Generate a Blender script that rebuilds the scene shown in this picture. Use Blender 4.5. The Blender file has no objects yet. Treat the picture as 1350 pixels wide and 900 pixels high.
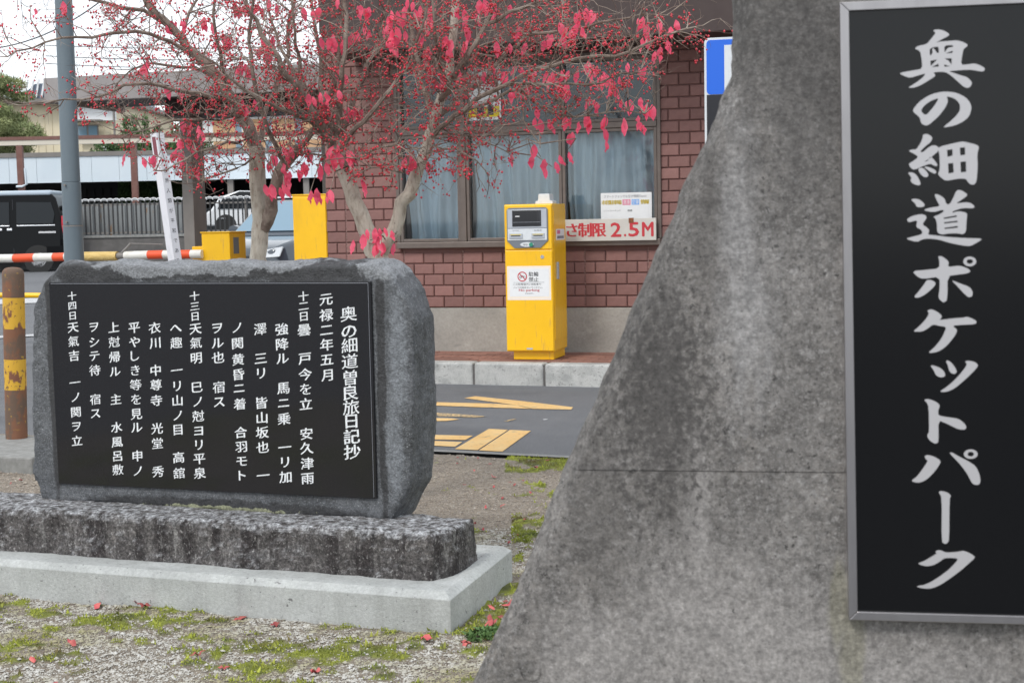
import bpy, bmesh, math, random
import numpy as np
from mathutils import Vector, Matrix
S = bpy.context.scene
random.seed(7); rng = np.random.default_rng(7)

# ---------------------------------------------------------------- camera
F = 1850.0; H = 1.45; PIT = math.atan(160/1850.0); ROLL = math.radians(1.15)
_c, _s, _cp, _sp = math.cos(ROLL), math.sin(ROLL), math.cos(PIT), math.sin(PIT)
cd = bpy.data.cameras.new('camera'); cam = bpy.data.objects.new('camera', cd); S.collection.objects.link(cam)
right = Vector((_c, -_s*_sp, -_s*_cp)); up = Vector((_s, _c*_sp, _c*_cp)); fwd = Vector((0, _cp, -_sp))
m = Matrix.Identity(4)
for i in range(3):
    m[i][0] = right[i]; m[i][1] = up[i]; m[i][2] = -fwd[i]
m[0][3], m[1][3], m[2][3] = 0, 0, H
cam.matrix_world = m
cd.sensor_width = 36; cd.lens = 36*F/1350; cd.clip_start = .1; cd.clip_end = 2000
cd.dof.use_dof = True; cd.dof.focus_distance = 7.0; cd.dof.aperture_fstop = 11
S.camera = cam

# ---------------------------------------------------------------- light: white overcast sky, weak soft sun
SUN_EL, SUN_AZ = math.radians(48), math.radians(215)
w = bpy.data.worlds.new('World'); S.world = w; w.use_nodes = True
nt = w.node_tree; nt.nodes.clear()
out = nt.nodes.new('ShaderNodeOutputWorld'); mx = nt.nodes.new('ShaderNodeMixShader')
b1 = nt.nodes.new('ShaderNodeBackground'); b2 = nt.nodes.new('ShaderNodeBackground')
sky = nt.nodes.new('ShaderNodeTexSky'); sky.sky_type = 'NISHITA'; sky.sun_disc = False
sky.sun_elevation = SUN_EL; sky.sun_rotation = SUN_AZ
nt.links.new(sky.outputs[0], b1.inputs[0]); b1.inputs[1].default_value = .12
b2.inputs[0].default_value = (.93, .965, 1, 1); b2.inputs[1].default_value = 1.2
mx.inputs[0].default_value = .85
nt.links.new(b1.outputs[0], mx.inputs[1]); nt.links.new(b2.outputs[0], mx.inputs[2]); nt.links.new(mx.outputs[0], out.inputs[0])
sl = bpy.data.lights.new('sun', 'SUN'); sl.energy = 1.4; sl.angle = math.radians(14); sl.color = (1, .965, .92)
so = bpy.data.objects.new('sun', sl); S.collection.objects.link(so)
sd = Vector((math.sin(SUN_AZ)*math.cos(SUN_EL), math.cos(SUN_AZ)*math.cos(SUN_EL), math.sin(SUN_EL)))
so.rotation_euler = sd.to_track_quat('Z', 'Y').to_euler()
S.view_settings.view_transform = 'Standard'; S.view_settings.look = 'None'
S.view_settings.exposure = 0.33; S.view_settings.gamma = 1

# ---------------------------------------------------------------- geometry from measured directions
def ray(px, py):
    x = (px-675)/F; y = (450-py)/F
    X = x*_c+y*_s; Y = -x*_s+y*_c
    return Vector((X, _cp+Y*_sp, -_sp+Y*_cp))
O = Vector((0, 0, H))
def gz(px, py, z=0.0):
    d = ray(px, py); return O+d*((z-H)/d.z)
def pd(px, py, Y):
    d = ray(px, py); return O+d*(Y/d.y)
def proj(P):
    P = Vector(P)-O
    d = P.y*_cp-P.z*_sp; Y = P.y*_sp+P.z*_cp; X = P.x/d; Y /= d
    return 675+F*(X*_c-Y*_s), 450-F*(X*_s+Y*_c)
class Frame:            # a facing frame: local x to the right, y away, z up
    def __init__(s, o, yaw):
        s.o = Vector(o); s.a = math.radians(-yaw)
        s.u = Vector((math.cos(s.a), math.sin(s.a), 0)); s.v = Vector((-math.sin(s.a), math.cos(s.a), 0))
    def px(s, px, py, k=0.0):
        d = ray(px, py); p = s.o+s.v*k
        t = (p-O).dot(s.v)/d.dot(s.v); q = O+d*t-s.o
        return (q.dot(s.u), q.z)
    def loc(s, P):
        q = Vector(P)-s.o; return Vector((q.dot(s.u), q.dot(s.v), q.z))
    def world(s, x, y, z): return s.o+s.u*x+s.v*y+Vector((0, 0, z))

def _h(n):
    n = (n.astype(np.int64)*374761393) & 0xffffffff; n = ((n ^ (n >> 13))*1274126177) & 0xffffffff
    return ((n ^ (n >> 16)) & 0xffff)/65535.0
def noise3(P, sc, seed=0):
    P = np.asarray(P, float)*sc; i = np.floor(P).astype(np.int64); f = P-i; f = f*f*(3-2*f); r = 0
    for a in (0, 1):
        for b in (0, 1):
            for c in (0, 1):
                hsh = _h((i[:, 0]+a)*73+(i[:, 1]+b)*9973+(i[:, 2]+c)*389017+seed*7919)
                r = r+hsh*(f[:, 0] if a else 1-f[:, 0])*(f[:, 1] if b else 1-f[:, 1])*(f[:, 2] if c else 1-f[:, 2])
    return r*2-1
def fbm(P, sc, seed=0, o=4):
    P = np.asarray(P, float); r = 0; a = 1
    for k in range(o): r = r+a*noise3(P, sc*2**k, seed+k); a *= .5
    return r

# ---------------------------------------------------------------- object helpers
COL = S.collection
def tag(o, label=None, cat=None, group=None, kind=None):
    if label: o['label'] = label
    if cat: o['category'] = cat
    if group: o['group'] = group
    if kind: o['kind'] = kind
    return o
def empty(name, loc=(0, 0, 0), yaw=0.0, label=None, cat=None, group=None):
    o = bpy.data.objects.new(name, None); COL.objects.link(o); o.location = loc
    o.rotation_euler.z = math.radians(-yaw); o.empty_display_size = .1
    return tag(o, label, cat, group)
def link(name, me, parent=None, mat=None):
    if mat is not None and not me.materials: me.materials.append(mat)
    o = bpy.data.objects.new(name, me); COL.objects.link(o)
    if parent: o.parent = parent
    return o
def mesh(v, f, mat=None, smooth=False):
    me = bpy.data.meshes.new('m'); me.from_pydata([tuple(p) for p in v], [], f); me.update()
    if mat: me.materials.append(mat)
    if smooth: me.polygons.foreach_set('use_smooth', [True]*len(me.polygons))
    return me
def tri_mesh(V, T, mat):      # numpy triangles
    me = bpy.data.meshes.new('m'); n = len(T)
    me.vertices.add(len(V)); me.vertices.foreach_set('co', np.asarray(V, np.float32).ravel())
    me.loops.add(n*3); me.loops.foreach_set('vertex_index', np.asarray(T, np.int32).ravel())
    me.polygons.add(n); me.polygons.foreach_set('loop_start', np.arange(0, n*3, 3, dtype=np.int32))
    me.update(calc_edges=True); me.validate(); me.materials.append(mat); return me
class MB:
    def __init__(s): s.v = []; s.f = []
    def box(s, x0, x1, y0, y1, z0, z1):
        n = len(s.v); s.v += [(x, y, z) for z in (z0, z1) for y in (y0, y1) for x in (x0, x1)]
        s.f += [[n+i for i in q] for q in ((0, 2, 3, 1), (4, 5, 7, 6), (0, 1, 5, 4), (2, 6, 7, 3), (0, 4, 6, 2), (1, 3, 7, 5))]; return s
    def prism(s, poly, y0, y1, inset=None):    # poly in (x,z) counter-clockwise seen from -y
        n = len(s.v); k = len(poly)
        fr = inset or poly
        s.v += [(p[0], y0, p[1]) for p in fr]+[(p[0], y1, p[1]) for p in poly]
        s.f.append(list(range(n, n+k))); s.f.append([n+k+i for i in range(k)][::-1])
        s.f += [[n+i, n+k+i, n+k+(i+1) % k, n+(i+1) % k] for i in range(k)]; return s
    def layers(s, rings, cap=True):            # rings: lists of equal length 3d points
        n = len(s.v); k = len(rings[0])
        for r in rings: s.v += [tuple(p) for p in r]
        for j in range(len(rings)-1):
            for i in range(k):
                a = n+j*k+i; b = n+j*k+(i+1) % k
                s.f.append([a, b, b+k, a+k])
        if cap: s.f.append([n+i for i in range(k)][::-1]); s.f.append([n+(len(rings)-1)*k+i for i in range(k)])
        return s
    def tube(s, pts, rad, n=8, cap=True):
        pts = [Vector(p) for p in pts]; rings = []; ref = Vector((0.13, .97, .2)).normalized()
        for i, p in enumerate(pts):
            t = (pts[min(i+1, len(pts)-1)]-pts[max(i-1, 0)]).normalized()
            if abs(t.dot(ref)) > .95: a = t.cross(Vector((1, 0, 0))).normalized()
            else: a = t.cross(ref).normalized()
            b = t.cross(a); r = rad[i] if hasattr(rad, '__len__') else rad
            rings.append([p+a*(r*math.cos(2*math.pi*k/n))+b*(r*math.sin(2*math.pi*k/n)) for k in range(n)])
        return s.layers(rings, cap)
    def quad(s, a, b, c, d):
        n = len(s.v); s.v += [tuple(a), tuple(b), tuple(c), tuple(d)]; s.f.append([n, n+1, n+2, n+3]); return s
    def build(s, name, mat, parent=None, smooth=False, bev=0, seg=2, kind=None):
        me = mesh(s.v, s.f, mat, False)
        bm = bmesh.new(); bm.from_mesh(me); bmesh.ops.recalc_face_normals(bm, faces=bm.faces); bm.to_mesh(me); bm.free()
        o = link(name, me, parent)
        if bev:
            md = o.modifiers.new('b', 'BEVEL'); md.width = bev; md.segments = seg; md.limit_method = 'ANGLE'; md.angle_limit = math.radians(40)
        if smooth:
            me.polygons.foreach_set('use_smooth', [True]*len(me.polygons))
            try: me.set_sharp_from_angle(angle=math.radians(50))
            except Exception: pass
        if kind: o['kind'] = kind
        return o
def evaluated(o):
    bpy.context.view_layer.update()
    return bpy.data.meshes.new_from_object(o.evaluated_get(bpy.context.evaluated_depsgraph_get()))
def curve_mesh(loops, ext, rot=True):
    c = bpy.data.curves.new('c', 'CURVE'); c.dimensions = '2D'; c.fill_mode = 'BOTH'; c.extrude = ext
    for lp in loops:
        sp = c.splines.new('POLY'); sp.points.add(len(lp)-1); sp.use_cyclic_u = True
        for i, p in enumerate(lp): sp.points[i].co = (p[0], p[1], 0, 1)
    o = bpy.data.objects.new('c', c); COL.objects.link(o); me = evaluated(o)
    bpy.data.objects.remove(o); bpy.data.curves.remove(c)
    if rot: me.transform(Matrix.Rotation(math.pi/2, 4, 'X'))
    return me
_tc = {}
def glyph(ch, res=2):        # unit glyph polygons with the program's own built-in typeface, centred
    k = (ch, res)
    if k in _tc: return _tc[k]
    c = bpy.data.curves.new('t', 'FONT'); c.body = ch; c.resolution_u = res
    o = bpy.data.objects.new('t', c); COL.objects.link(o); me = evaluated(o)
    bpy.data.objects.remove(o); bpy.data.curves.remove(c)
    v = np.array([tuple(x.co) for x in me.vertices]); f = [list(p.vertices) for p in me.polygons]
    bpy.data.meshes.remove(me)
    _tc[k] = (v, f); return v, f
def text(mb, body, x, z, h, y=0.0, width=None, weight=(0, 0), brush=False, n=1):
    """append flat text facing -y, centred at x,z; h cap height; width squeezes; weight spreads the strokes"""
    v, f = glyph(body)
    if len(v) == 0: return
    x0, x1 = v[:, 0].min(), v[:, 0].max(); y0, y1 = v[:, 1].min(), v[:, 1].max()
    cjk = ord(body[0]) > 0x2000
    if len(body) == 1 and cjk: cx, cy, sc = .5*(x0+x1), (.3 if 0 else .36), h/.95; cy = .36
    else: cx, cy, sc = .5*(x0+x1), .5*(y0+y1), h/(y1-y0)
    sx = sc if width is None else width/(x1-x0)
    for k in range(n):
        t = (k/(n-1)-.5) if n > 1 else 0
        X = (v[:, 0]-cx)*sx; Z = (v[:, 1]-cy)*sc
        if brush: X = X*1.17; Z = Z*.96+X*.13-.02*h*np.sin(X/h*5)*.4; X = X+.012*h*np.sin(Z/h*9)
        b = len(mb.v)
        yy = y-k*.00025
        mb.v += [(x+a+t*weight[0]*h, yy, z+c+t*weight[1]*h) for a, c in zip(X, Z)]
        mb.f += [[b+i for i in q] for q in f]
def chars(body, name, mat, parent, *a, **k):
    """each character its own part; a is x, z, h, y; k may hold dx: spacing"""
    dx = k.pop('dx'); x, z, h, y = a; n_ = len(body)
    for i, ch in enumerate(body):
        g = MB(); text(g, ch, x+(i-(n_-1)/2)*dx, z, h, y, **k)
        if g.v: flat(g, name, mat, parent)
def flat(mb, name, mat, parent):      # build without touching normals
    return link(name, mesh(mb.v, mb.f, mat), parent)
def chaikin(p, it=1):
    for _ in range(it):
        q = []
        for i in range(len(p)):
            a = p[i]; b = p[(i+1) % len(p)]
            q += [(a[0]*.78+b[0]*.22, a[1]*.78+b[1]*.22), (a[0]*.22+b[0]*.78, a[1]*.22+b[1]*.78)]
        p = q
    return p

# ---------------------------------------------------------------- materials
def lin(r, g, b): return tuple(((c/255)/12.92 if c/255 <= .04045 else ((c/255+.055)/1.055)**2.4) for c in (r, g, b))
def M(name, col, rough=.6, metal=0., layers=(), bump=(), spec=.5, coat=0, rnd=0., alpha=None):
    """layers: (scale, lo, hi, colour, stretch, detail) noise-masked colours; bump: (scale, dist, stretch)"""
    m = bpy.data.materials.new(name); m.use_nodes = True; t = m.node_tree; N = t.nodes; L = t.links
    p = N['Principled BSDF']; p.inputs['Roughness'].default_value = rough; p.inputs['Metallic'].default_value = metal
    p.inputs['Specular IOR Level'].default_value = spec; p.inputs['Coat Weight'].default_value = coat
    co = N.new('ShaderNodeTexCoord')
    def nz(scale, stretch=(1, 1, 1), detail=5, rg=.6, off=0):
        mp = N.new('ShaderNodeMapping'); mp.inputs['Scale'].default_value = stretch; mp.inputs['Location'].default_value = (off, off*.7, off*1.3)
        L.new(co.outputs['Object'], mp.inputs[0])
        n = N.new('ShaderNodeTexNoise'); n.inputs['Scale'].default_value = scale; n.inputs['Detail'].default_value = detail; n.inputs['Roughness'].default_value = rg
        L.new(mp.outputs[0], n.inputs['Vector']); return n.outputs[0]
    cur = None; base = col
    for i, ly in enumerate(layers):
        sc, lo, hi, c2 = ly[:4]; st = ly[4] if len(ly) > 4 else (1, 1, 1); dt = ly[5] if len(ly) > 5 else 5
        mr = N.new('ShaderNodeMapRange'); mr.inputs[1].default_value = lo; mr.inputs[2].default_value = hi
        L.new(nz(sc, st, dt, .6, i*3.1), mr.inputs[0])
        mixn = N.new('ShaderNodeMix'); mixn.data_type = 'RGBA'
        if cur is None: mixn.inputs[6].default_value = (*base, 1)
        else: L.new(cur, mixn.inputs[6])
        mixn.inputs[7].default_value = (*c2, 1); L.new(mr.outputs[0], mixn.inputs[0]); cur = mixn.outputs[2]
    if rnd:
        oi = N.new('ShaderNodeObjectInfo'); mr = N.new('ShaderNodeMapRange'); mr.inputs[3].default_value = 1-rnd; mr.inputs[4].default_value = 1+rnd
        L.new(oi.outputs['Random'], mr.inputs[0]); hs = N.new('ShaderNodeHueSaturation')
        if cur is None: hs.inputs['Color'].default_value = (*base, 1)
        else: L.new(cur, hs.inputs['Color'])
        L.new(mr.outputs[0], hs.inputs['Value']); cur = hs.outputs[0]
    if cur is None: p.inputs['Base Color'].default_value = (*base, 1)
    else: L.new(cur, p.inputs['Base Color'])
    prev = None
    for i, b in enumerate(bump):
        bn = N.new('ShaderNodeBump'); bn.inputs['Distance'].default_value = b[1]; bn.inputs['Strength'].default_value = 1
        L.new(nz(b[0], b[2] if len(b) > 2 else (1, 1, 1), 6, .65, 11+i), bn.inputs['Height'])
        if prev: L.new(prev, bn.inputs['Normal'])
        prev = bn.outputs[0]
    if prev: L.new(prev, p.inputs['Normal'])
    m['p'] = 1
    return m
def add_up_lichen(m, col, lo=.35, hi=.85, nscale=30, thr=(.42, .62)):
    """pale lichen that grows on upward faces"""
    t = m.node_tree; N = t.nodes; L = t.links; p = N['Principled BSDF']
    g = N.new('ShaderNodeNewGeometry'); sx = N.new('ShaderNodeSeparateXYZ'); L.new(g.outputs['True Normal'], sx.inputs[0])
    mr = N.new('ShaderNodeMapRange'); mr.inputs[1].default_value = lo; mr.inputs[2].default_value = hi; L.new(sx.outputs[2], mr.inputs[0])
    co = N.new('ShaderNodeTexCoord'); n = N.new('ShaderNodeTexNoise'); n.inputs['Scale'].default_value = nscale; n.inputs['Detail'].default_value = 6
    L.new(co.outputs['Object'], n.inputs['Vector'])
    m2 = N.new('ShaderNodeMapRange'); m2.inputs[1].default_value = thr[0]; m2.inputs[2].default_value = thr[1]; L.new(n.outputs[0], m2.inputs[0])
    mu = N.new('ShaderNodeMath'); mu.operation = 'MULTIPLY'; L.new(mr.outputs[0], mu.inputs[0]); L.new(m2.outputs[0], mu.inputs[1])
    src = p.inputs['Base Color'].links[0].from_socket
    mixn = N.new('ShaderNodeMix'); mixn.data_type = 'RGBA'; L.new(mu.outputs[0], mixn.inputs[0]); L.new(src, mixn.inputs[6]); mixn.inputs[7].default_value = (*col, 1)
    L.new(mixn.outputs[2], p.inputs['Base Color'])
def add_zone(m, col, blobs, nscale=12, thr=(.35, .6), stretch=(1, 1, 1), amount=1.):
    """stains and tonal zones: soft elliptical patches (centre, radii) broken up by noise, in the part's own coordinates"""
    t = m.node_tree; N = t.nodes; L = t.links; p = N['Principled BSDF']; co = N.new('ShaderNodeTexCoord'); acc = None
    for (cx, cy, cz), (rx, ry, rz) in blobs:
        mp = N.new('ShaderNodeMapping'); mp.vector_type = 'POINT'; mp.inputs['Scale'].default_value = (1/rx, 1/ry, 1/rz); mp.inputs['Location'].default_value = (-cx/rx, -cy/ry, -cz/rz)
        L.new(co.outputs['Object'], mp.inputs[0]); g = N.new('ShaderNodeTexGradient'); g.gradient_type = 'SPHERICAL'; L.new(mp.outputs[0], g.inputs[0])
        if acc is None: acc = g.outputs[1]
        else:
            mm = N.new('ShaderNodeMath'); mm.operation = 'MAXIMUM'; L.new(acc, mm.inputs[0]); L.new(g.outputs[1], mm.inputs[1]); acc = mm.outputs[0]
    mp = N.new('ShaderNodeMapping'); mp.inputs['Scale'].default_value = stretch; L.new(co.outputs['Object'], mp.inputs[0])
    n = N.new('ShaderNodeTexNoise'); n.inputs['Scale'].default_value = nscale; n.inputs['Detail'].default_value = 7; n.inputs['Roughness'].default_value = .65; L.new(mp.outputs[0], n.inputs['Vector'])
    a = N.new('ShaderNodeMath'); a.operation = 'MULTIPLY_ADD'; L.new(acc, a.inputs[0]); a.inputs[1].default_value = .9; L.new(n.outputs[0], a.inputs[2])
    mr = N.new('ShaderNodeMapRange'); mr.interpolation_type = 'SMOOTHSTEP'; mr.inputs[1].default_value = .45+thr[0]; mr.inputs[2].default_value = .45+thr[1]; mr.inputs[4].default_value = amount; L.new(a.outputs[0], mr.inputs[0])
    g2 = N.new('ShaderNodeMath'); g2.operation = 'MULTIPLY'; L.new(mr.outputs[0], g2.inputs[0]); k = N.new('ShaderNodeMapRange'); k.inputs[2].default_value = .12; L.new(acc, k.inputs[0]); L.new(k.outputs[0], g2.inputs[1])
    src = p.inputs['Base Color'].links[0].from_socket
    mixn = N.new('ShaderNodeMix'); mixn.data_type = 'RGBA'; L.new(g2.outputs[0], mixn.inputs[0]); L.new(src, mixn.inputs[6]); mixn.inputs[7].default_value = (*col, 1)
    L.new(mixn.outputs[2], p.inputs['Base Color'])
def add_grain(m, parts):
    """mineral grain over the finished colour: (scale, lo, hi, darkest, lightest)"""
    t = m.node_tree; N = t.nodes; L = t.links; p = N['Principled BSDF']; co = N.new('ShaderNodeTexCoord'); cur = p.inputs['Base Color'].links[0].from_socket
    for i, (sc, lo, hi, a, b) in enumerate(parts):
        mp = N.new('ShaderNodeMapping'); mp.inputs['Location'].default_value = (3.3*i, 1.7*i, 5*i); L.new(co.outputs['Object'], mp.inputs[0])
        n = N.new('ShaderNodeTexNoise'); n.inputs['Scale'].default_value = sc; n.inputs['Detail'].default_value = 4; n.inputs['Roughness'].default_value = .7; L.new(mp.outputs[0], n.inputs['Vector'])
        mr = N.new('ShaderNodeMapRange'); mr.inputs[1].default_value = lo; mr.inputs[2].default_value = hi; mr.inputs[3].default_value = a; mr.inputs[4].default_value = b; L.new(n.outputs[0], mr.inputs[0])
        vm = N.new('ShaderNodeVectorMath'); vm.operation = 'SCALE'; L.new(cur, vm.inputs[0]); L.new(mr.outputs[0], vm.inputs['Scale']); cur = vm.outputs[0]
    L.new(cur, p.inputs['Base Color'])
def glassm(name, tint=(.8, .85, .88), refl=.12):
    m = bpy.data.materials.new(name); m.use_nodes = True; t = m.node_tree; N = t.nodes; L = t.links; N.clear()
    o = N.new('ShaderNodeOutputMaterial'); a = N.new('ShaderNodeBsdfTransparent'); a.inputs[0].default_value = (*tint, 1)
    g = N.new('ShaderNodeBsdfGlossy'); g.inputs['Roughness'].default_value = .03; g.inputs[0].default_value = (1, 1, 1, 1)
    fr = N.new('ShaderNodeFresnel'); fr.inputs[0].default_value = 1.5
    ad = N.new('ShaderNodeMath'); ad.operation = 'ADD'; ad.inputs[1].default_value = refl; L.new(fr.outputs[0], ad.inputs[0])
    x = N.new('ShaderNodeMixShader'); L.new(ad.outputs[0], x.inputs[0]); L.new(a.outputs[0], x.inputs[1]); L.new(g.outputs[0], x.inputs[2]); L.new(x.outputs[0], o.inputs[0])
    return m

asphalt = M('asphalt', (.108, .113, .123), .85, layers=[(2.5, .35, .7, (.135, .139, .148)), (170, .54, .66, (.27, .27, .275), (1, 1, 1), 2), (0.8, .55, .75, (.09, .094, .104))], bump=[(300, .004)])
lotmat = M('lot_asphalt', (.16, .165, .17), .85, layers=[(1.5, .35, .7, (.22, .22, .225))], bump=[(120, .004)])
soil = M('soil', (.22, .18, .14), .95, layers=[(14, .4, .65, (.30, .255, .20)), (60, .5, .65, (.11, .09, .07)), (140, .55, .66, (.42, .40, .37), (1, 1, 1), 2)], bump=[(80, .01), (300, .004)])
strip = M('edge_concrete', (.21, .21, .20), .9, layers=[(20, .4, .6, (.27, .27, .26))], bump=[(150, .003)])
kerbm = M('kerb_concrete', (.48, .48, .465), .85, layers=[(7, .42, .62, (.33, .335, .325)), (45, .56, .66, (.25, .25, .24)), (3, .5, .7, (.50, .50, .48))], bump=[(120, .003)], rnd=.05)
paverm = M('paver', (.28, .135, .10), .85, layers=[(30, .4, .65, (.23, .12, .095))], bump=[(90, .003)], rnd=.22)
sandm = M('paver_sand', (.14, .12, .10), .95)
yel = M('road_paint', (.70, .44, .17), .75, layers=[(35, .58, .68, (.22, .18, .14), (1, 1, 1), 8), (9, .60, .68, (.30, .23, .15), (1, 1, 1), 8), (4, .45, .7, (.70, .50, .24))], bump=[(200, .002)])
yelw = M('worn_road_paint', (.60, .42, .20), .8, layers=[(50, .46, .56, (.12, .12, .12), (1, 1, 1), 6)])
whitep = M('white_road_paint', (.55, .56, .57), .8, layers=[(60, .5, .6, (.2, .2, .2))])
foundm = M('foundation_concrete', (.36, .345, .315), .85, layers=[(3, .4, .7, (.30, .29, .265)), (9, .6, .75, (.42, .41, .38)), (5, .6, .75, (.25, .245, .23), (1, 1, 3))], bump=[(60, .002)])
brickm = M('brick', (.255, .132, .118), .75, layers=[(16, .4, .7, (.22, .112, .10)), (120, .62, .72, (.33, .165, .15)), (1.1, .5, .7, (.23, .115, .105))], bump=[(70, .003)], rnd=.17)
mortar = M('mortar', (.20, .106, .097), .9, layers=[(30, .4, .7, (.215, .115, .105))])
mortar_w = M('pale_sealant', (.38, .28, .26), .9, layers=[(60, .42, .55, (.2, .1, .09))])
eavem = M('dark_eave', (.045, .028, .026), .6, layers=[(5, .4, .7, (.055, .036, .033))])
framem = M('window_frame', (.15, .122, .108), .45, metal=.35, layers=[(12, .4, .7, (.175, .145, .13))])
curtm = M('curtain', (.66, .73, .77), .9, layers=[(3, .4, .7, (.56, .67, .74), (3, 1, .4)), (9, .45, .65, (.72, .82, .87), (3, 1, .3))])
blind = M('dark_room', (.05, .06, .068), .9)
glass = glassm('window_glass', (.86, .90, .92), .0)
glassd = glassm('dark_glass', (.5, .58, .62), .01)
yelm = M('yellow_enamel', (.93, .53, .006), .32, layers=[(3, .35, .7, (.87, .485, .008)), (45, .66, .74, (.62, .37, .03)), (2.2, .58, .75, (.74, .41, .015), (1, 1, .4)), (30, .60, .72, (.70, .40, .05), (1, 1, .15))], bump=[(6, .002)])
silver = M('silver_plastic', (.42, .45, .50), .4, layers=[(9, .4, .7, (.46, .49, .53))])
greyp = M('grey_plastic', (.17, .19, .22), .5)
whitem = M('white_plastic', (.66, .69, .72), .45, layers=[(20, .45, .7, (.6, .63, .66))])
paper = M('paper', (.78, .79, .80), .7, layers=[(15, .4, .7, (.74, .75, .76))])
peach = M('sticker_border', (.85, .62, .42), .6)
blackm = M('black_ink', (.035, .037, .045), .6)
greyink = M('grey_ink', (.22, .23, .26), .6)
redink = M('red_ink', (.50, .025, .045), .6)
pinkink = M('pink_ink', (.70, .18, .30), .6)
blueink = M('blue_ink', (.16, .38, .80), .6)
yelink = M('yellow_ink', (.80, .60, .02), .6)
greenm = M('green_button', (.03, .25, .16), .3)
screenm = M('screen', (.015, .016, .02), .12, layers=[(4, .5, .6, (.035, .037, .045), (3, 1, .3))])
redsign = M('red_lettering', (.56, .035, .05), .5, layers=[(30, .6, .7, (.45, .07, .06))])
boardm = M('sign_board', (.62, .60, .56), .6, layers=[(8, .4, .7, (.56, .545, .51)), (5, .66, .74, (.42, .22, .11))])
rustm = M('rust', (.28, .10, .04), .9, layers=[(40, .4, .6, (.14, .06, .035))])
stone = M('dark_granite', (.080, .086, .096), .6, layers=[(70, .42, .62, (.062, .066, .074)), (4, .35, .65, (.112, .118, .128)), (22, .5, .66, (.07, .074, .08)), (2.2, .52, .66, (.055, .058, .062)), (240, .6, .7, (.26, .27, .28), (1, 1, 1), 2)], bump=[(35, .008), (160, .003)])
plinthm = M('rough_andesite', (.105, .096, .094), .88, layers=[(14, .46, .66, (.17, .158, .152), (1, 1, .6)), (5, .47, .60, (.045, .038, .038), (3.2, 3.2, .45)), (110, .58, .68, (.30, .29, .28), (1, 1, .8), 4), (7, .60, .72, (.33, .32, .31), (3, 3, .6), 8)], bump=[(30, .02), (90, .012), (240, .005)])
basem = M('base_concrete', (.42, .435, .425), .8, layers=[(9, .45, .7, (.39, .40, .395), (3, 3, .4)), (50, .64, .70, (.16, .16, .16)), (3, .5, .75, (.48, .495, .49)), (2, .55, .7, (.36, .37, .36), (6, 6, .4))], bump=[(70, .003), (200, .002)])
plaquem = M('polished_granite', (.0145, .0145, .017), .08, layers=[(400, .6, .7, (.03, .03, .032), (1, 1, 1), 2)])
letterw = M('engraved_white', (.80, .82, .84), .8, layers=[(90, .5, .64, (.58, .60, .63)), (220, .58, .68, (.30, .31, .33), (1, 1, 1), 3)])
slabm = M('weathered_concrete', (.150, .136, .124), .88, layers=[
    (1.1, .38, .64, (.215, .204, .195), (1.6, 1, .7)), (6, .45, .7, (.125, .118, .113), (1, 1, .6)),
    (34, .42, .60, (.110, .103, .098)), (90, .50, .70, (.20, .192, .186), (1, 1, 1), 6), (60, .585, .66, (.225, .216, .21), (1, 1, 1), 5), (120, .57, .66, (.08, .075, .072), (1, 1, 1), 4), (75, .64, .69, (.05, .047, .045), (1, 1, 1), 3), (300, .58, .7, (.27, .262, .255), (1, 1, 1), 2)], bump=[(55, .0022), (210, .0012), (9, .006)])
alum = M('brushed_aluminium', (.40, .385, .39), .3, metal=.9, layers=[(30, .4, .7, (.35, .335, .34), (1, 1, .2))])
panelm = M('sign_panel', (.0028, .0030, .0038), .17, layers=[(3, .4, .7, (.0035, .0036, .0042))], spec=.36)
lettm = M('satin_lettering', (.50, .49, .50), .42, metal=.35)
polem = M('grey_pole_paint', (.12, .155, .18), .5, layers=[(3, .4, .7, (.145, .18, .205), (1, 1, .3)), (60, .66, .74, (.2, .2, .2))], bump=[(30, .001)])
bark = M('bark', (.48, .43, .36), .9, layers=[(45, .48, .66, (.30, .25, .20), (1, 1, .35)), (9, .5, .7, (.58, .54, .47), (1, 1, .5)), (30, .64, .72, (.08, .065, .05))], bump=[(55, .012, (1, 1, .35))])
twigm = M('twig_bark', (.21, .15, .125), .9, layers=[(14, .42, .58, (.36, .30, .25)), (6, .5, .6, (.13, .09, .075))])
branchm = M('branch_bark', (.23, .18, .15), .9, layers=[(30, .42, .62, (.15, .11, .09), (1, 1, .5)), (8, .5, .66, (.34, .29, .245))], bump=[(60, .008)])
berrym = M('berry_red', (.52, .022, .04), .35, layers=[(9, .4, .7, (.72, .05, .08))])
leafm = M('pink_leaf', (.97, .085, .175), .5, layers=[(30, .4, .7, (.97, .19, .28))], rnd=.2)
def translucent(m, c, f=.4):
    t = m.node_tree; N = t.nodes; L = t.links; p = N['Principled BSDF']; o = [n for n in N if n.type == 'OUTPUT_MATERIAL'][0]
    a = N.new('ShaderNodeBsdfTranslucent'); a.inputs[0].default_value = (*c, 1); x = N.new('ShaderNodeMixShader'); x.inputs[0].default_value = f
    L.new(p.outputs[0], x.inputs[1]); L.new(a.outputs[0], x.inputs[2]); L.new(x.outputs[0], o.inputs[0])
translucent(leafm, (1.0, .13, .25), .5)
mossm = M('moss', (.24, .27, .045), .95, layers=[(9, .4, .6, (.42, .46, .07)), (5, .5, .64, (.17, .14, .06)), (3, .55, .7, (.15, .20, .045))], rnd=0)
pebm = M('pebbles', (.47, .455, .42), .85, layers=[(60, .4, .6, (.39, .37, .325), (1, 1, 1), 1), (90, .56, .66, (.58, .575, .55), (1, 1, 1), 1), (45, .60, .70, (.26, .23, .18), (1, 1, 1), 1), (3.5, .47, .62, (.31, .285, .17))])
steelb = M('brown_steel', (.16, .07, .055), .6, layers=[(8, .4, .7, (.2, .1, .08))])
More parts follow.
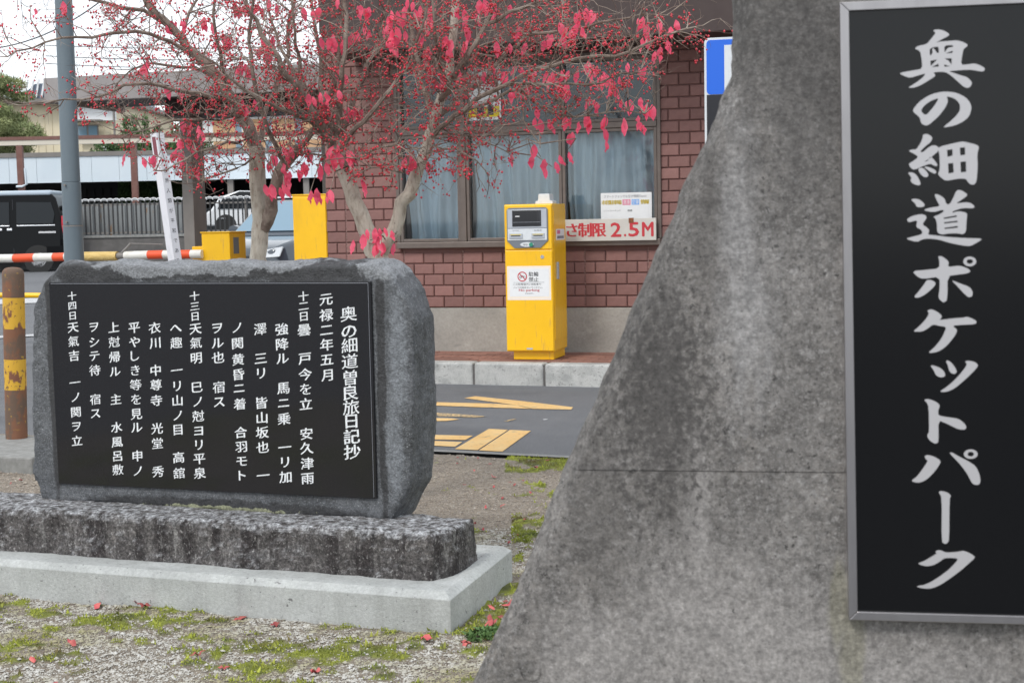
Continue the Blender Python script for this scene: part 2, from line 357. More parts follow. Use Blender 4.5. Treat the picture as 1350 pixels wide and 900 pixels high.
creamb = M('cream_steel', (.60, .55, .46), .6)
greyst = M('grey_steel', (.20, .185, .172), .6, layers=[(4, .4, .7, (.235, .218, .205))])
fascm = M('canopy_fascia', (.30, .275, .27), .6, layers=[(2, .4, .7, (.27, .25, .245)), (6, .5, .7, (.33, .31, .30), (1, 1, .2))])
shedw = M('white_metal_sheet', (.66, .74, .80), .5, layers=[(1.2, .4, .7, (.60, .69, .76), (1, 1, .3))])
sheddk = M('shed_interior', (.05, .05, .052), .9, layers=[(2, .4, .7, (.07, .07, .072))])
housem = M('cream_siding', (.74, .66, .48), .7, layers=[(2, .4, .7, (.68, .60, .44), (1, 1, .2))])
housew = M('white_siding', (.78, .80, .82), .7)
rooft = M('roof_tile', (.12, .15, .20), .6)
orangem = M('orange_cladding', (.60, .37, .21), .7, layers=[(4, .4, .7, (.54, .32, .18))])
wallg = M('retaining_wall', (.11, .105, .10), .9, layers=[(3, .4, .65, (.16, .15, .145)), (1, .5, .7, (.085, .08, .078), (1, 1, 3))], bump=[(30, .01)])
slatm = M('fence_slat', (.03, .031, .033), .6, rnd=.2)
railm = M('fence_rail', (.66, .67, .68), .5)
blackcar = M('black_car_paint', (.0045, .005, .006), .10, spec=.16)
navycar = M('dark_blue_car_paint', (.05, .065, .085), .15, coat=1)
whitecar = M('white_car_paint', (.72, .74, .76), .25, coat=.5)
carglass = M('car_glass', (.012, .015, .018), .04, spec=.3)
wsglass = M('windscreen', (.17, .27, .35), .08, spec=.6)
tyre = M('tyre', (.02, .02, .02), .8)
chrome = M('chrome', (.7, .7, .72), .15, metal=1)
lampm = M('headlamp', (.62, .64, .66), .12, metal=.3)
orange = M('reflective_red', (.80, .09, .025), .5)
boomw = M('boom_white', (.74, .72, .67), .5, layers=[(12, .5, .7, (.60, .57, .50))])
boomy = M('boom_yellow_wrap', (.72, .52, .20), .6, layers=[(10, .4, .7, (.62, .42, .13), (1, 1, 3))], bump=[(18, .02)])
bolly = M('worn_bollard_paint', (.62, .36, .03), .6, layers=[(14, .53, .58, (.19, .075, .04), (1, 1, .6)), (40, .6, .66, (.10, .05, .035))], bump=[(40, .002)])
bollr = M('rusted_bollard_band', (.13, .085, .06), .8, layers=[(12, .45, .55, (.20, .09, .05), (1, 1, .6)), (30, .62, .7, (.45, .28, .04))], bump=[(40, .002)])
blues = M('blue_sign_face', (.012, .13, .68), .4, layers=[(5, .66, .72, (.05, .25, .75))])
blacks = M('black_sign_face', (.012, .013, .018), .35)
needle = M('pine_needles', (.22, .26, .12), .8, layers=[(2, .4, .65, (.32, .35, .15)), (5, .5, .7, (.13, .17, .07))])
cypm = M('cypress_green', (.06, .12, .045), .8, layers=[(3, .4, .65, (.11, .19, .06))])
postm = M('white_painted_post', (.72, .72, .76), .5, layers=[(14, .55, .7, (.62, .62, .66), (1, 1, .3))])

# ---------------------------------------------------------------- ground, road, lot
def zl(Y): return 0 if Y < 15 else min(.47, (Y-15)/18.5*.47)
g = MB(); ys = [-1400, -60, 15, 20, 25, 30, 33.5, 60, 400, 1400]
for i in range(len(ys)-1):
    a, b = ys[i], ys[i+1]
    g.quad((-900, a, zl(a)), (900, a, zl(a)), (900, b, zl(b)), (-900, b, zl(b)))
o = g.build('road', asphalt); tag(o, 'grey asphalt road and car park surface', kind='structure')
# raised neighbouring ground behind the retaining wall
g = MB().box(-14.6, 30, 34.3, 120, .2, 1.2); o = g.build('terrace_ground', lotmat); tag(o, 'raised ground behind the retaining wall', kind='structure')

EDGE = Frame(gz(576, 600), 22)      # line where asphalt meets the park soil
# park soil sheet: fine grid with moss mask, heights from noise
def edgeY(x):  # far border of the soil as function of world x
    return EDGE.o.y-(x-EDGE.o.x)*math.tan(math.radians(22))
nx, ny = 300, 250; X = np.linspace(-5.2, 3.6, nx); R = np.linspace(0, 1, ny)
GX, GR = np.meshgrid(X, R); far = EDGE.o.y-(GX-EDGE.o.x)*math.tan(math.radians(22)); GY = 1.2+(far-1.2)*GR
def mossf(x, y):
    P = np.stack([x, y, np.zeros_like(x)], -1)
    a = fbm(P, 2.6, 3, 3)*.6+fbm(P, 9, 9, 3)*.5
    a = a*.8+.5*noise3(P, 20, 33)+.3*noise3(P, 45, 36); zone = np.where(y > 5.9, -.5+.5*np.clip((x-.05)*2.2, 0, 1), 0.03)
    zone = np.where((np.abs(y-8.25) < .4) & (x > -.05), .55, zone)
    zone = np.where((y > 5.7) & (y < 7.2) & (x > -.02), .12, zone)
    return a+zone
fx, fy = GX.ravel(), GY.ravel(); mk = mossf(fx, fy); P3 = np.stack([fx, fy, 0*fx], -1)
edge_fall = np.clip((far.ravel()-fy)/.12, 0, 1)
hz = .022*edge_fall+.006*fbm(P3, 3, 5, 3)+.004*noise3(P3, 40, 8)+np.clip(mk, 0, .6)*.020*(1+.5*noise3(P3, 30, 4))
hz = np.where(edge_fall <= 0, .003, np.maximum(hz, .006))
V = [(a, b, c) for a, b, c in zip(fx, fy, hz)]
Fc = [[j*nx+i, j*nx+i+1, (j+1)*nx+i+1, (j+1)*nx+i] for j in range(ny-1) for i in range(nx-1)]
me = mesh(V, Fc, soil, True)
at = me.attributes.new('moss', 'FLOAT', 'POINT'); at.data.foreach_set('value', mk.astype(np.float32))
t = soil.node_tree; N = t.nodes; L = t.links; p = N['Principled BSDF']
an = N.new('ShaderNodeAttribute'); an.attribute_name = 'moss'; mr = N.new('ShaderNodeMapRange'); mr.inputs[1].default_value = .12; mr.inputs[2].default_value = .4
L.new(an.outputs['Fac'], mr.inputs[0]); src = p.inputs['Base Color'].links[0].from_socket
nn = N.new('ShaderNodeTexNoise'); nn.inputs['Scale'].default_value = 11; cr = N.new('ShaderNodeValToRGB')
tc = N.new('ShaderNodeTexCoord'); L.new(tc.outputs['Object'], nn.inputs['Vector'])
cr.color_ramp.elements[0].position = .35; cr.color_ramp.elements[0].color = (.10, .11, .035, 1); cr.color_ramp.elements[1].position = .65; cr.color_ramp.elements[1].color = (.26, .29, .045, 1)
L.new(nn.outputs[0], cr.inputs[0]); mn = N.new('ShaderNodeMix'); mn.data_type = 'RGBA'; L.new(mr.outputs[0], mn.inputs[0]); L.new(src, mn.inputs[6]); L.new(cr.outputs[0], mn.inputs[7]); L.new(mn.outputs[2], p.inputs['Base Color'])
o = link('park_ground', me); tag(o, 'gravelly park soil with moss patches', kind='structure')
def hgt(x, y):
    P = np.stack([x, y, 0*x], -1)
    ef = np.clip((EDGE.o.y-(x-EDGE.o.x)*math.tan(math.radians(22))-y)/.12, 0, 1); mkk = mossf(x, y)
    return .022*ef+.006*fbm(P, 3, 5, 3)+.004*noise3(P, 40, 8)+np.clip(mkk, 0, .6)*.020, mkk
# pebbles and moss tufts: uncountable cover
def scatter(n, x0, x1, y0, y1, smin, smax, cond, seed):
    r = np.random.default_rng(seed); x = r.uniform(x0, x1, n); y = r.uniform(y0, y1, n); h, mkk = hgt(x, y)
    k = cond(x, y, mkk, r) & (y < EDGE.o.y-(x-EDGE.o.x)*math.tan(math.radians(22))-.03)
    x, y, h = x[k], y[k], h[k]; n = len(x); s = r.uniform(smin, smax, n)*(1+1.2*(r.random(n) > .93))
    return x, y, h, s, r
octv = np.array([(1, 0, 0), (0, 1, 0), (-1, 0, 0), (0, -1, 0), (0, 0, 1), (0, 0, -1)], float)
octf = np.array([(0, 1, 4), (1, 2, 4), (2, 3, 4), (3, 0, 4)])
def pebbles(args):
    x, y, h, s, r = args; n = len(x); v = octv[None]*(1+.35*r.uniform(-1, 1, (n, 6, 1)))
    v = v*np.stack([s, s*r.uniform(.6, 1, n), s*r.uniform(.45, .8, n)], -1)[:, None, :]
    a = r.uniform(0, 6.28, n); ca, sa = np.cos(a)[:, None], np.sin(a)[:, None]
    vx = v[:, :, 0]*ca-v[:, :, 1]*sa; vy = v[:, :, 0]*sa+v[:, :, 1]*ca
    v = np.stack([vx+x[:, None], vy+y[:, None], v[:, :, 2]+(h+s*.2)[:, None]], -1)
    f = octf[None]+(np.arange(n)*6)[:, None, None]
    return v.reshape(-1, 3), f.reshape(-1, 3)
mons = Frame(gz(595, 845), 19.5)
def outside_base(x, y):
    q = (x-mons.o.x)*mons.u.x+(y-mons.o.y)*mons.u.y; k = (x-mons.o.x)*mons.v.x+(y-mons.o.y)*mons.v.y
    return ~((q < 0) & (k > 0) & (k < .8))
A = pebbles(scatter(140000, -2.4, .5, 3.9, 6.4, .0024, .0052, lambda x, y, m, r: (r.random(len(x)) > np.clip(m*2.0+.28, .12, .92)) & outside_base(x, y), 1))
B = pebbles(scatter(30000, -.7, 1.0, 5.4, 8.6, .002, .006, lambda x, y, m, r: (r.random(len(x)) > .55+np.clip(m*1.5, 0, .4)) & outside_base(x, y), 2))
C_ = pebbles(scatter(12000, -3.6, -2.0, 5.2, 8.4, .004, .01, lambda x, y, m, r: r.random(len(x)) > .4, 5))
pebb = M('brown_grit', (.33, .285, .235), .9, layers=[(60, .4, .6, (.25, .21, .165), (1, 1, 1), 1), (90, .58, .68, (.46, .43, .39), (1, 1, 1), 1)])
for (v, f), mt_, lb_ in ((A, pebm, 'pale fine gravel in front of the stone monument'), (B, pebb, 'brownish grit on the soil between monument and road'), (C_, pebb, 'brownish grit on the soil left of the monument')):
    o = link('gravel', tri_mesh(v, f, mt_)); tag(o, lb_, 'gravel', kind='stuff')
def tufts(args, mat):
    x, y, h, s, r = args; n = len(x); a = r.uniform(0, 6.28, n); w_ = s*.35; lean = r.uniform(-.5, .5, (n, 2))*s[:, None]
    p0 = np.stack([x-np.cos(a)*w_, y-np.sin(a)*w_, h], -1); p1 = np.stack([x+np.cos(a)*w_, y+np.sin(a)*w_, h], -1); p2 = np.stack([x+lean[:, 0], y+lean[:, 1], h+s], -1)
    return tri_mesh(np.stack([p0, p1, p2], 1).reshape(-1, 3), np.arange(n*3).reshape(-1, 3), mat)
o = link('moss', tufts(scatter(150000, -2.4, .6, 3.9, 6.3, .004, .009, lambda x, y, m, r: (m > .12+.3*r.random(len(x))) & outside_base(x, y), 3), mossm)); tag(o, 'yellow-green moss tufts among the gravel in front of the stone monument', 'moss', kind='stuff')
o = link('moss', tufts(scatter(70000, -.4, 1.2, 5.5, 8.6, .004, .010, lambda x, y, m, r: (m > .2+.25*r.random(len(x))) & outside_base(x, y), 4), mossm)); tag(o, 'moss patches on the soil beside the road edge', 'moss', kind='stuff')
# concrete edge strip of the road
o = MB().quad(EDGE.world(-.6, -.02, .028), EDGE.world(4, -.02, .028), EDGE.world(4, .16, .008), EDGE.world(-.6, .16, .008)).build('road_edge', strip); tag(o, 'narrow concrete strip along the asphalt edge', kind='structure')
# park kerb on the left, carries the bollard
pk = Frame(gz(42, 603, .12), 19); kx = pk.loc(gz(0, 577, .12)).y
r_ = empty('park_kerb', pk.o-Vector((0, 0, .12)), 19, 'weathered concrete kerb at the left park edge under the rusty bollard', 'kerb')
for i in range(4): MB().box(-.002-.9*(i+1)+.012, -.9*i, .0, kx+.12, -.05, .12-.003*i).build('kerb_stone', strip, r_, bev=.012)

# ---------------------------------------------------------------- pavement, kerb, building frame
BY = 16.3
FB = Frame(gz(690, 463, .2), BY)          # facade frame, z=0 at pavement level
KF = Frame(gz(680, 508), 19.5)            # kerb front line at road level
r_ = empty('kerb', KF.o, 19.5, 'pale concrete kerb of long blocks below the brick pavement', 'kerb')
j0 = KF.px(624, 490)[0]; j1 = KF.px(717, 490)[0]; bl = j1-j0
for i in range(-4, 6):
    MB().prism([(j0+bl*i+.008, -.1), (j0+bl*(i+1)-.008, -.1), (j0+bl*(i+1)-.008, .195), (j0+bl*i+.008, .195)], 0, .17).build('kerb_stone', kerbm, r_, bev=.02, seg=3)
MB().box(j0-bl*4, j0+bl*6, .012, .16, -.1, .18).build('kerb_joint', wallg, r_)
g = MB(); n0 = KF.world(j0-bl*4, .165, .19-.0); n1 = KF.world(j0+bl*6, .165, .19)
g.quad(n0, n1, FB.world(6, 1, -.01), FB.world(-4, 1, -.01)).quad(n0-Vector((0, 0, .3)), n1-Vector((0, 0, .3)), n1, n0)
pv = g.build('pavement', sandm); tag(pv, 'brick paved footway', kind='structure')
pm = MB().prism([(.004, .002), (.212, .002), (.212, .104), (.004, .104)], 0, .06)
pme = mesh([(a, c, -b+.0) for a, b, c in pm.v], pm.f, paverm)
bm_ = bmesh.new(); bm_.from_mesh(pme); bmesh.ops.recalc_face_normals(bm_, faces=bm_.faces); bm_.to_mesh(pme); bm_.free()
cnt = 0
for r in range(12):
    for c in range(24):
        x = -2.6+c*.216+(r % 2)*.108; y = .175+r*.108
        P = KF.world(x+.1, y+.05, .2); q = FB.loc(P)
        if q.y > .03: continue
        o = link('paver', pme, pv); o.location = KF.world(x, y, .196+random.uniform(-.001, .002)); o.rotation_euler.z = KF.a; cnt += 1

# road markings
def zpx(pts, s=4.5, x0=560, y0=440): return [(x0+a/s, y0+b/s) for a, b in pts]
marks = [([(235, 380), (300, 369), (580, 398), (880, 434), (868, 448), (640, 443), (560, 424)], yel, 'yellow arrowhead tip painted on the asphalt near the kerb'),
 ([(-200, 404), (60, 404), (420, 413), (545, 422), (630, 443.5), (300, 433), (60, 424), (-200, 424)], yel, 'long thin yellow line running into the arrowhead tip'),
 ([(-200, 464), (60, 466), (250, 478), (370, 488), (300, 494), (60, 486), (-200, 484)], yelw, 'worn faint yellow stroke, upper of the two in the middle'),
 ([(-200, 499), (60, 498), (160, 500), (205, 506), (130, 515), (60, 516), (-200, 517)], yel, 'short yellow stroke just below the worn one'),
 ([(470, 517), (530, 502), (545, 504), (490, 518)], yelw, 'tiny worn yellow fleck alone on the asphalt'),
 ([(-200, 598), (60, 598), (285, 603), (240, 628), (60, 625), (-200, 625)], yel, 'yellow bar reaching the slanted block from the left, farther one'),
 ([(-200, 634), (60, 634), (222, 640), (180, 668), (60, 662), (-200, 662)], yel, 'yellow bar reaching the slanted block from the left, nearer one'),
 ([(380, 562), (495, 568), (312, 688), (178, 682)], yel, 'slanted yellow block, left half, with a dark scuff'),
 ([(505, 568.5), (630, 574), (460, 697), (320, 690)], yel, 'slanted yellow block, right half, plain'),
 ([(700, 505), (728, 502), (730, 508), (705, 510)], whitep, 'tiny white paint fleck on the asphalt')]
for pts, mt, lb in marks:
    q = [gz(a, b, .004) for a, b in zpx(pts)]
    me = curve_mesh([[(p.x, p.y) for p in q]], 0, False); me.materials.append(mt)
    o = link('road_marking', me); o.location.z = .004; tag(o, lb, 'road marking', 'yellow paint marks on the road')
for (a, b, c, d, mt, lb) in [((-60, 374), (60, 362), (60, 366), (-60, 379), yel, 'thin yellow parking line behind the bollard'), ((-60, 414), (60, 410), (60, 415), (-60, 419), whitep, 'upper white parking line behind the bollard'), ((-60, 452), (60, 447), (60, 449), (-60, 455), whitep, 'lower white parking line behind the bollard')]:
    q = [gz(*k, .02) for k in (a, b, c, d)]
    for k in q: k.z = zl(k.y)+.012
    o = MB().quad(*q).build('road_marking', mt); tag(o, lb, 'road marking', 'parking lines on the left')

# ---------------------------------------------------------------- brick building
root = empty('brick_building', FB.o, BY, 'brown-red brick building with concrete foot, dark eave and curtained windows', 'building')
S0 = FB.px(431, 300)[0]; S1 = 4.2; ZF = FB.px(700, 405)[1]
ZS = FB.px(700, 321)[1]; ZT = FB.px(868, 62)[1]
W0 = FB.px(530, 320)[0]; W1 = FB.px(868, 320)[0]; WT = FB.px(760, 78)[1]
pw = MB(); # wall backing with window hole
pw.box(S0, W0, .012, .25, ZF, ZT+1.2).box(W1, S1, .012, .25, ZF, ZT+1.2).box(W0, W1, .012, .25, ZF, ZS).box(W0, W1, .012, .25, WT, ZT+1.2)
wall = pw.build('wall', mortar, root)
MB().box(S0-.01, S1, -.004, .25, -.25, ZF-.004).build('foundation', foundm, root, bev=.006)
MB().box(S0, S0+.2, .26, 6, -.2, ZT+1.2).box(S1-.2, S1, .26, 6, -.2, ZT+1.2).box(S0+.2, S1-.2, 5.8, 6, -.2, ZT+1.2).build('side_wall', mortar, root)
MB().box(S0+.34, S1+.3, -.75, -.005, ZT+.01, ZT+1.0).box(S0-.02, S1+.3, -.004, 6.2, ZT+.30, ZT+1.0).build('eave', eavem, root, bev=.01)
def brick_mesh(wd, hh):
    g = MB(); c = .007
    g.layers([[(x, y, z) for x, z in ((a, a), (wd-a, a), (wd-a, hh-a), (a, hh-a))] for y, a in ((.013, 0), (.0, .0), (-.008, c))], True)
    me = mesh(g.v, g.f, brickm); b = bmesh.new(); b.from_mesh(me); bmesh.ops.recalc_face_normals(b, faces=b.faces); b.to_mesh(me); b.free(); return me
_bk = {}
def brick(x, z, wd):
    k = round(wd, 3)
    if k not in _bk: _bk[k] = brick_mesh(wd, .098)
    o = link('brick', _bk[k], wall); o.location = (x, random.uniform(-.0012, .0012), z); return o
PIT_B = .1063; CW = .6; BW = .2; jx = FB.px(611, 360)[0]
row = 0; z = ZF+.004; nb = 0; seal = []
while z < ZT-.02:
    k = -6
    while True:
        cx = jx+k*CW; k += 1
        if cx > 2.35: break
        segs = [(0, .2), (.2, .2), (.4, .2)] if row % 2 == 0 else [(0, .1), (.1, .2), (.3, .2), (.5, .1)]
        for a, b in segs:
            x0 = max(cx+a+.004, S0+.001); x1 = cx+a+b-.004
            if b == .2 or a in (.1, .3): pass
            if x1-x0 < .03: continue
            h_ok = True
            if z+.1 > ZS and z < WT:
                if x1 > W0 and x0 < W1:
                    if x0 < W0-.03: x1 = W0-.003
                    elif x1 > W1+.03: x0 = W1+.003
                    else: h_ok = False
            if h_ok and x1-x0 > .025: brick(x0, z, x1-x0); nb += 1
    z += PIT_B; row += 1
print('bricks', nb, 'pavers', cnt)
for k in range(-4, 5):
    cx = jx+k*CW
    if cx > S0 and cx < 2.3:
        if W0-.02 < cx < W1+.02: seal.append((cx, ZS-.05))
        else: seal.append((cx, ZT))
for cx, zt_ in seal: MB().box(cx-.003, cx+.003, .001, .012, ZF, zt_).build('sealant_joint', mortar_w, root)
g = MB(); row = 0; z = ZF+.004
while z < ZT-.02:
    x = 2.42-(row % 2)*.1
    while x < S1-.2: g.box(max(x, 2.4)+.004, x+.196, -.006, .012, z, z+.098); x += .2
    z += PIT_B; row += 1
g.build('far_bricks', brickm, wall, kind='stuff')
# windows: three units
M0 = FB.px(612, 250)[0]; M1 = FB.px(742, 250)[0]; TR = FB.px(740, 172)[1]
def window(x0, x1, z0, z1, inner, lab=None, cur=True, fr=.045):
    fo = MB()
    fo.box(x0, x0+fr, -.03, .06, z0, z1).box(x1-fr, x1, -.03, .06, z0, z1).box(x0+fr, x1-fr, -.03, .06, z0, z0+fr).box(x0+fr, x1-fr, -.03, .06, z1-fr, z1)
    f = fo.build('window', framem, root, bev=.004)
    if lab: f['label'] = lab
    g2 = MB().box(x0+fr, x1-fr, .02, .026, z0+fr, z1-fr).build('pane', glass if cur else glassd, f)
    return f
def curtain(x0, x1, z0, z1, f, seed):
    r = random.Random(seed); n = int((x1-x0)/.012); rows = 14; V = []; Fq = []
    ph = [r.uniform(0, 6.28) for _ in range(6)]
    for j in range(rows+1):
        t = j/rows
        for i in range(n+1):
            x = x0+(x1-x0)*i/n; d = .045*math.sin(x*31+ph[0]+1.5*math.sin(t*1.6+ph[1]+x*2))+.022*math.sin(x*67+ph[2]+t*1.1)+.02*math.sin(x*11+ph[3]+t*2.2)*(1-t)
            V.append((x+.03*math.sin(t*3+x*7+ph[4])*(1-t), .13+d, z0+(z1-z0)*t))
    for j in range(rows):
        for i in range(n): a = j*(n+1)+i; Fq.append([a, a+1, a+n+2, a+n+1])
    link('curtain', mesh(V, Fq, curtm, True), f)
ZB = ZS+.03
wins = [(W0+.0, M0-.03, ZB, TR, True), (M0+.03, M1, ZB, TR, True), (M1+.004, W1, ZB, TR, True), (W0, M0-.03, TR+.06, WT, False), (M0+.03, M1, TR+.06, WT, False), (M1+.004, W1, TR+.06, WT, False)]
for i, (a, b, c, d, cu) in enumerate(wins):
    f = window(a, b, c, d, None, None, cu, .03)
    if cu: curtain(a+.02, b-.02, c+.02, d, f, i)
MB().box(M0-.028, M0+.028, -.045, .1, ZB-.0, WT).build('mullion', framem, root, bev=.004)
MB().box(W0, M0-.03, -.04, .06, TR+.002, TR+.058).box(M0+.03, W1, -.04, .06, TR+.002, TR+.058).build('transom', framem, root, bev=.004)
MB().box(W0-.03, W1+.03, -.07, .07, ZS-.03, ZB-.002).build('sill', framem, root, bev=.006)
MB().box(W0-.035, W0-.002, -.035, .1, ZB, WT).box(W1+.002, W1+.035, -.035, .1, ZB, WT).box(W0-.035, W1+.035, -.035, .1, WT+.001, WT+.05).build('outer_frame', framem, root, bev=.004)
MB().box(W0-.1, W1+.1, .5, .52, ZS-.3, WT+.3).build('room_backdrop', blind, root)
MB().box(W0+.02, W1-.02, .12, .14, TR+.08, WT).build('room_blind', M('slate_blind', (.17, .22, .25), .8, layers=[(3, .4, .7, (.11, .145, .165))]), root)

# height-limit board resting on the sill
a0, zb = FB.px(696, 316, -.09); a1, zt = FB.px(865, 287, -.09); zb = FB.px(800, 317.5, -.09)[1]; zt = FB.px(800, 288.5, -.09)[1]
r2 = empty('height_limit_board', FB.world(0, 0, 0), BY, 'white board with red height limit lettering standing on the window sill behind the pay machine', 'sign')
MB().box(a0, a1, -.10, -.075, zb, zt).build('board', boardm, r2, bev=.003)
g = MB(); cz = (zb+zt)/2; ppx = lambda x: FB.px(x, 302, -.1)[0]
for ch, x, wpx in (('高', 718, 16), ('さ', 754, 17), ('制', 771, 15.5), ('限', 790, 15.5)):
    g = MB(); text(g, ch, ppx(x), cz, (zt-zb)*.66, -.1005, weight=(.085, .0), n=5); flat(g, 'character', redsign, r2)
for ch, x, wd in (('2', 812, 13), ('.', 824, 2.8), ('5', 835.5, 13), ('M', 854, 14)):
    hh = (zt-zb)*(.62 if ch != '.' else .11); g = MB()
    text(g, ch, ppx(x), cz-(.0 if ch != '.' else (zt-zb)*.255), hh, -.1005, width=wd*.0071, weight=(.075, .0), n=5)
    text(g, ch, ppx(x), cz-(.0 if ch != '.' else (zt-zb)*.255), hh, -.1022, width=wd*.0071, weight=(0, .055), n=3)
    flat(g, 'character', redsign, r2)
MB().box(ppx(829), ppx(835.5), -.1035, -.1, zt-.042, zt+.004).build('rust_stain', rustm, r2)

# info poster inside the lower right window
r2 = empty('parking_poster', FB.o, BY, 'white paper poster with yellow, pink and blue lettering in the window above the red-lettered board', 'poster')
p0 = FB.px(791, 286, -.035); p1 = FB.px(858, 253, -.035)
MB().box(p0[0], p1[0], .008, .011, p0[1]-.05, p1[1]).build('sheet', paper, r2)
pz = lambda y: FB.px(824, y, 0)[1]; pxx = lambda x: FB.px(x, 268, 0)[0]
g = MB(); text(g, 'スマートフォンでも空き情報Check!', pxx(824), pz(258.8), .027, .0065, width=.40); flat(g, 'top_line', greyink, r2)
g = MB(); gold = M('gold_ink', (.55, .40, .02), .6)
chars('市営駐車場', 'character', gold, r2, pxx(806), pz(266.6), .042, .0065, dx=.037, weight=(.09, 0), n=4); chars('情報', 'character', gold, r2, pxx(850), pz(266.6), .042, .0065, dx=.037, weight=(.09, 0), n=4)
MB().box(pxx(820.5), pxx(831), .0072, .0079, pz(270.3), pz(263)).build('pink_box', pinkink, r2)
MB().box(pxx(832.5), pxx(842.5), .0072, .0079, pz(270.3), pz(263)).build('blue_box', blueink, r2)
g = MB(); text(g, '満車', pxx(825.8), pz(266.6), .042, .0065, width=.064); text(g, '空車', pxx(837.5), pz(266.6), .042, .0065, width=.064); flat(g, 'box_words', paper, r2)
g = MB(); text(g, '( ファストネット', pxx(807), pz(277.7), .017, .0065, width=.16); text(g, '検索', pxx(830), pz(277.7), .019, .0065, width=.045); flat(g, 'small_line', blackm, r2)

# yellow and white poster in the upper window
r2 = empty('yellow_poster', FB.o, BY, 'white and yellow notice with dark squares inside the upper window behind the tree', 'poster')
q0 = FB.px(606, 160, 0); q1 = FB.px(659, 76, 0)
MB().box(q0[0], q1[0], .004, .012, q0[1], q1[1]).build('sheet', paper, r2)
wd = q1[0]-q0[0]; hh = q1[1]-q0[1]
MB().box(q0[0]+.04*wd, q1[0]-.04*wd, .002, .0038, q0[1]+.05*hh, q0[1]+.22*hh).box(q0[0]+.04*wd, q0[0]+.5*wd, .002, .0038, q1[1]-.12*hh, q1[1]-.04*hh).build('yellow_field', yelink, r2)
MB().box(q0[0]+.42*wd, q0[0]+.60*wd, .0005, .0019, q0[1]+.1*hh, q0[1]+.26*hh).box(q0[0]+.68*wd, q0[0]+.82*wd, .0005, .0019, q0[1]+.08*hh, q0[1]+.24*hh).box(q0[0]+.12*wd, q0[0]+.26*wd, .0005, .0019, q1[1]-.15*hh, q1[1]-.06*hh).build('dark_square', blackm, r2, kind='stuff')
chars('駐車場', 'character', redink, r2, (q0[0]+q1[0])/2, q0[1]+.62*hh, .2*hh, .003, dx=.29*wd, weight=(.08, 0), n=3)

# ---------------------------------------------------------------- parking pay machine
mc = gz(679.5, 473.5, .2); MF = Frame(mc, BY); ins = .065
UM = .00131; ZM = .00122; BH = .075
x0 = -ins; Wm = 338*UM; y0 = -.045; Hm = BH+1075*ZM; Dm = .47
root = empty('parking_pay_machine', mc, BY, 'tall yellow parking pay machine standing on the brick pavement in front of the windows', 'pay machine')
MB().box(x0+.05, x0+Wm-.02, 0, Dm-.06, 0, BH).build('foot', yelm, root, bev=.004)
body = MB().box(x0, x0+Wm, y0, y0+Dm, BH, Hm).build('body', yelm, root, bev=.008, seg=3)
mu = lambda a: x0+(a-75)*UM
mz = lambda b: Hm-(b-125)*ZM
yf = y0
MB().box(x0+.006, x0+Wm-.006, yf-.012, yf, BH+.01, mz(460)).build('lower_door', yelm, root, bev=.004)
MB().box(x0+.006, x0+Wm-.006, yf-.012, yf, mz(452), Hm-.008).build('upper_door', yelm, root, bev=.004)
P_ = [(97, 390), (148, 442), (332, 442), (385, 390), (385, 165), (370, 150), (112, 150), (97, 165)]
pn = MB().prism([(mu(a), mz(b)) for a, b in P_], yf-.022, yf-.012).build('control_panel', greyp, root, bev=.002)
MB().box(mu(104), mu(378), yf-.026, yf-.021, mz(298), mz(162)).build('silver_plate', silver, root, bev=.002)
MB().box(mu(104), mu(378), yf-.0265, yf-.021, mz(386), mz(302)).build('white_plate', whitem, root, bev=.002)
sc = MB().box(mu(138), mu(340), yf-.031, yf-.025, mz(285), mz(168)).build('screen', screenm, root, bev=.002)
MB().box(mu(160), mu(190), yf-.0318, yf-.031, mz(216), mz(209)).build('screen_text', paper, sc)
MB().box(mu(142), mu(336), yf-.0318, yf-.031, mz(257), mz(254)).build('screen_line', greyink, sc)
for a, b, tx in ((115, 208, '千円札'), (272, 363, '駐車券')):
    s_ = MB().box(mu(a), mu(b), yf-.034, yf-.026, mz(372), mz(335)).build('slot', silver, root, bev=.003)
    MB().box(mu(a+14), mu(b-14), yf-.0352, yf-.034, mz(357), mz(350)).build('slot_opening', blackm, s_)
    MB().box(mu(a+8), mu(b-8), yf-.0352, yf-.034, mz(346), mz(342)).build('slot_lip', yelink, s_)
    g = MB(); text(g, tx, mu((a+b)/2), mz(316), 12*ZM, yf-.0272, width=52*UM); flat(g, 'slot_label', greyink, root)
MB().prism([(mu(238+48*math.cos(k)*(1)), mz(417-17*math.sin(k))) for k in [i*math.pi/8 for i in range(16)]], yf-.029, yf-.022).build('button_plate', whitem, root)
MB().tube([(mu(268), yf-.036, mz(418)), (mu(268), yf-.028, mz(418))], 14*UM, 16).build('green_button', greenm, root)
g = MB(); text(g, '領収', mu(228), mz(418), 15*ZM, yf-.0296, width=32*UM); flat(g, 'button_label', blackm, root)
MB().tube([(mu(341), yf-.016, mz(508)), (mu(341), yf-.012, mz(508))], 13*UM, 12).build('lock', chrome, root)
MB().box(mu(220), mu(262), yf-.015, yf-.012, BH+.02, BH+.035).build('name_plate', silver, root)
st = MB().box(mu(90), mu(398), yf-.0135, yf-.012, mz(822), mz(573)).build('sticker', M('sticker_paper', (.86, .76, .64), .6), root, bev=.0004)
MB().box(mu(108), mu(385), yf-.0145, yf-.0134, mz(795), mz(592)).build('sticker_face', paper, st)
rg = MB()
for k in range(28):
    a, b = k*math.pi/14, (k+1)*math.pi/14
    rg.quad(*[(mu(198)+r*UM*math.cos(t_), yf-.0152, mz(650)+r*UM*math.sin(t_)) for r, t_ in ((34, a), (34, b), (27, b), (27, a))])
c45, s45 = .707, .707
